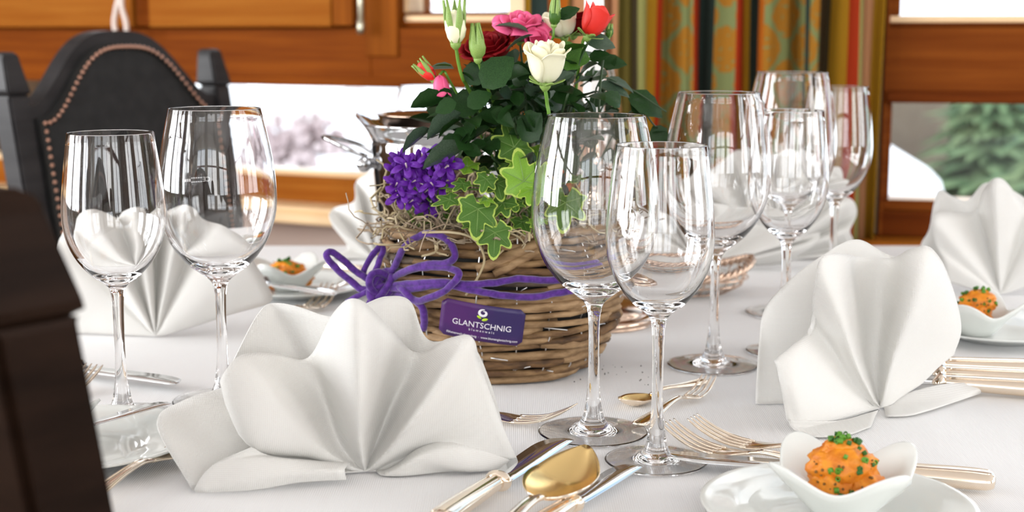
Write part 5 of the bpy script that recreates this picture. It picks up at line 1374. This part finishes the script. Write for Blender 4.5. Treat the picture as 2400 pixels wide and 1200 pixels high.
for s in (-1, 1):
    bm = bmesh.new()
    lathe(bm, [(0, .006), (.005, .006), (.0065, .003), (.0065, -.003), (.0075, -.006), (0, -.006)], 20)
    for v in bm.verts: v.co = Matrix.Rotation(R(90), 3, 'Y') @ v.co * 1.0; v.co = V((s * (.089 + .006) + v.co.x * 1.2, -.012 + v.co.y, zc - .045 + v.co.z))
    bmesh.ops.create_uvsphere(bm, u_segments=16, v_segments=10, radius=.0085, matrix=Matrix.Translation((s * .098, -.026, zc - .045)))
    kn = finish(bm, 'handle_mount', M['chrome'], cooler)
    bm = bmesh.new(); pts = [V((s * .094, -.026, zc - .036)), V((s * .108, -.028, zc - .031)), V((s * .130, -.018, zc - .022)), V((s * .146, 0, zc - .016)), V((s * .130, .020, zc - .020)), V((s * .108, .030, zc - .028)), V((s * .094, .028, zc - .036))]
    tube(bm, spline(pts, 30), .0026, 8); finish(bm, 'ring_handle', M['chrome'], cooler)
bw = thing('steel_bowl', 'shallow steel bowl resting in the top of the champagne cooler', 'bowl', (CCx - .012, CCy - .01, TT + zc - .006))
bm = bmesh.new(); lathe(bm, [(0, -.02), (.04, -.018), (.062, -.002), (.072, .016), (.073, .017), (.0715, .0172), (.060, .0), (.039, -.0165), (0, -.018)], 56); finish(bm, 'bowl_shell', M['copperish'], bw)

# ================================================================== CANDLE + HOLDER
cb = PH(1386, 752); cst = thing('candlestick', 'low silver candlestick with a ribbed round base behind the basket', 'candlestick', (cb.x, cb.y, TT + .0006))
bm = bmesh.new(); prof = [(0, .001), (.064, 0), (.068, .002), (.069, .006), (.066, .009), (.061, .010), (.057, .016), (.047, .022), (.025, .030), (.014, .042), (.009, .060), (.013, .070), (.009, .080), (.007, .110), (.010, .125), (.007, .14), (.0075, .165), (.012, .172), (0, .172)]
pr = [(q.x, q.y) for q in spline([V((a, b, 0)) for a, b in prof], 70)]; lathe(bm, [(max(a, 0), b) for a, b in pr], 48)
finish(bm, 'stem', M['copperish'], cst)
zt_ = PY(1405, 298, cb.y).z - TT
bm = bmesh.new(); lathe(bm, [(0, zt_ - .012), (.010, zt_ - .012), (.014, zt_ - .010), (.030, zt_ - .002), (.034, zt_ + .001), (.0335, zt_ + .002), (.014, zt_ - .005), (.0125, zt_ + .010), (.0115, zt_ + .010), (.0115, zt_ - .003), (0, zt_ - .003)], 40); finish(bm, 'drip_tray', M['silver_cool'], cst)
bm = bmesh.new(); lathe(bm, [(.0075, .165), (.009, zt_ - .012), (0, zt_ - .012)], 20); finish(bm, 'socket', M['copperish'], cst)
bm = bmesh.new(); lathe(bm, [(0, 0), (.0112, 0), (.0108, .05), (.0100, .20), (.0094, .26), (.006, .264), (0, .2645)], 28); cd = finish(bm, 'candle', M['candle']); cd.location = (cb.x, cb.y, TT + zt_ - .002)
wk = bmesh.new(); tube(wk, [(0, 0, .262), (.0005, 0, .272)], .0008, 6); finish(wk, 'wick', M['liner'], cd)
tag(cd, 'tall white taper candle rising behind the roses', 'candle')

# ================================================================== SILVER BREAD BASKET
bp_ = PH(1612, 700); bb = thing('bread_basket', 'oval silver wire bread basket with braided rim between the glasses', 'basket', (bp_.x, bp_.y + .03, TT + .0006))
ax, ay = .078, .055
def rimz(a): return .026 + .016 * abs(math.cos(a)) ** 3
for s in range(3):
    bm = bmesh.new(); pts = []
    for i in range(97):
        a = 2 * math.pi * i / 96; tw_ = a * 16 + s * 2.094; pts.append(V(((ax + .0034 * math.cos(tw_)) * math.cos(a), (ay + .0034 * math.cos(tw_)) * math.sin(a), rimz(a) + .0034 * math.sin(tw_))))
    tube(bm, pts, .0026, 6, caps=False); finish(bm, 'braided_strand', M['copperish'], bb)
bm = bmesh.new()
for i in range(28):
    a = 2 * math.pi * i / 28; tube(bm, [V((ax * math.cos(a), ay * math.sin(a), rimz(a))), V((ax * .86 * math.cos(a), ay * .86 * math.sin(a), .012)), V((ax * .62 * math.cos(a), ay * .62 * math.sin(a), .003))], .0009, 5)
o = finish(bm, 'upright_wires', M['copperish'], bb); o['kind'] = 'stuff'
for (f, z) in ((.86, .013), (.62, .003), (.96, .021)):
    bm = bmesh.new(); tube(bm, [V((ax * f * math.cos(2 * math.pi * i / 48), ay * f * math.sin(2 * math.pi * i / 48), z)) for i in range(49)], .0012, 5, caps=False); finish(bm, 'wire_ring', M['copperish'], bb)
bm = bmesh.new(); rows = []
for i in range(48):
    a = 2 * math.pi * i / 48; rows.append([V((0, 0, .008))] + [V((ax * f * math.cos(a), ay * f * math.sin(a), z + .003 * math.sin(a * 7))) for f, z in ((.5, .009), (.75, .014), (.9, .026))])
grid(bm, rows, True); bmesh.ops.remove_doubles(bm, verts=bm.verts, dist=1e-5); o = finish(bm, 'basket_liner', M['napkin'])
o.location = bb.location; solid(o, .0012); tag(o, 'white cloth lining the silver bread basket', 'napkin'); o.name = 'basket_cloth'
# crumbs of soil on the cloth by the basket
bm = bmesh.new(); rnd = random.Random(2)
for k in range(26):
    p_ = PH(rnd.uniform(1330, 1520), rnd.uniform(840, 905), .0004); bmesh.ops.create_icosphere(bm, subdivisions=1, radius=rnd.uniform(.0003, .0007), matrix=Matrix.Translation(p_))
tag(finish(bm, 'soil_crumbs', M['liner']), 'scattered soil crumbs on the cloth beside the wicker basket', 'crumbs', kind='stuff')
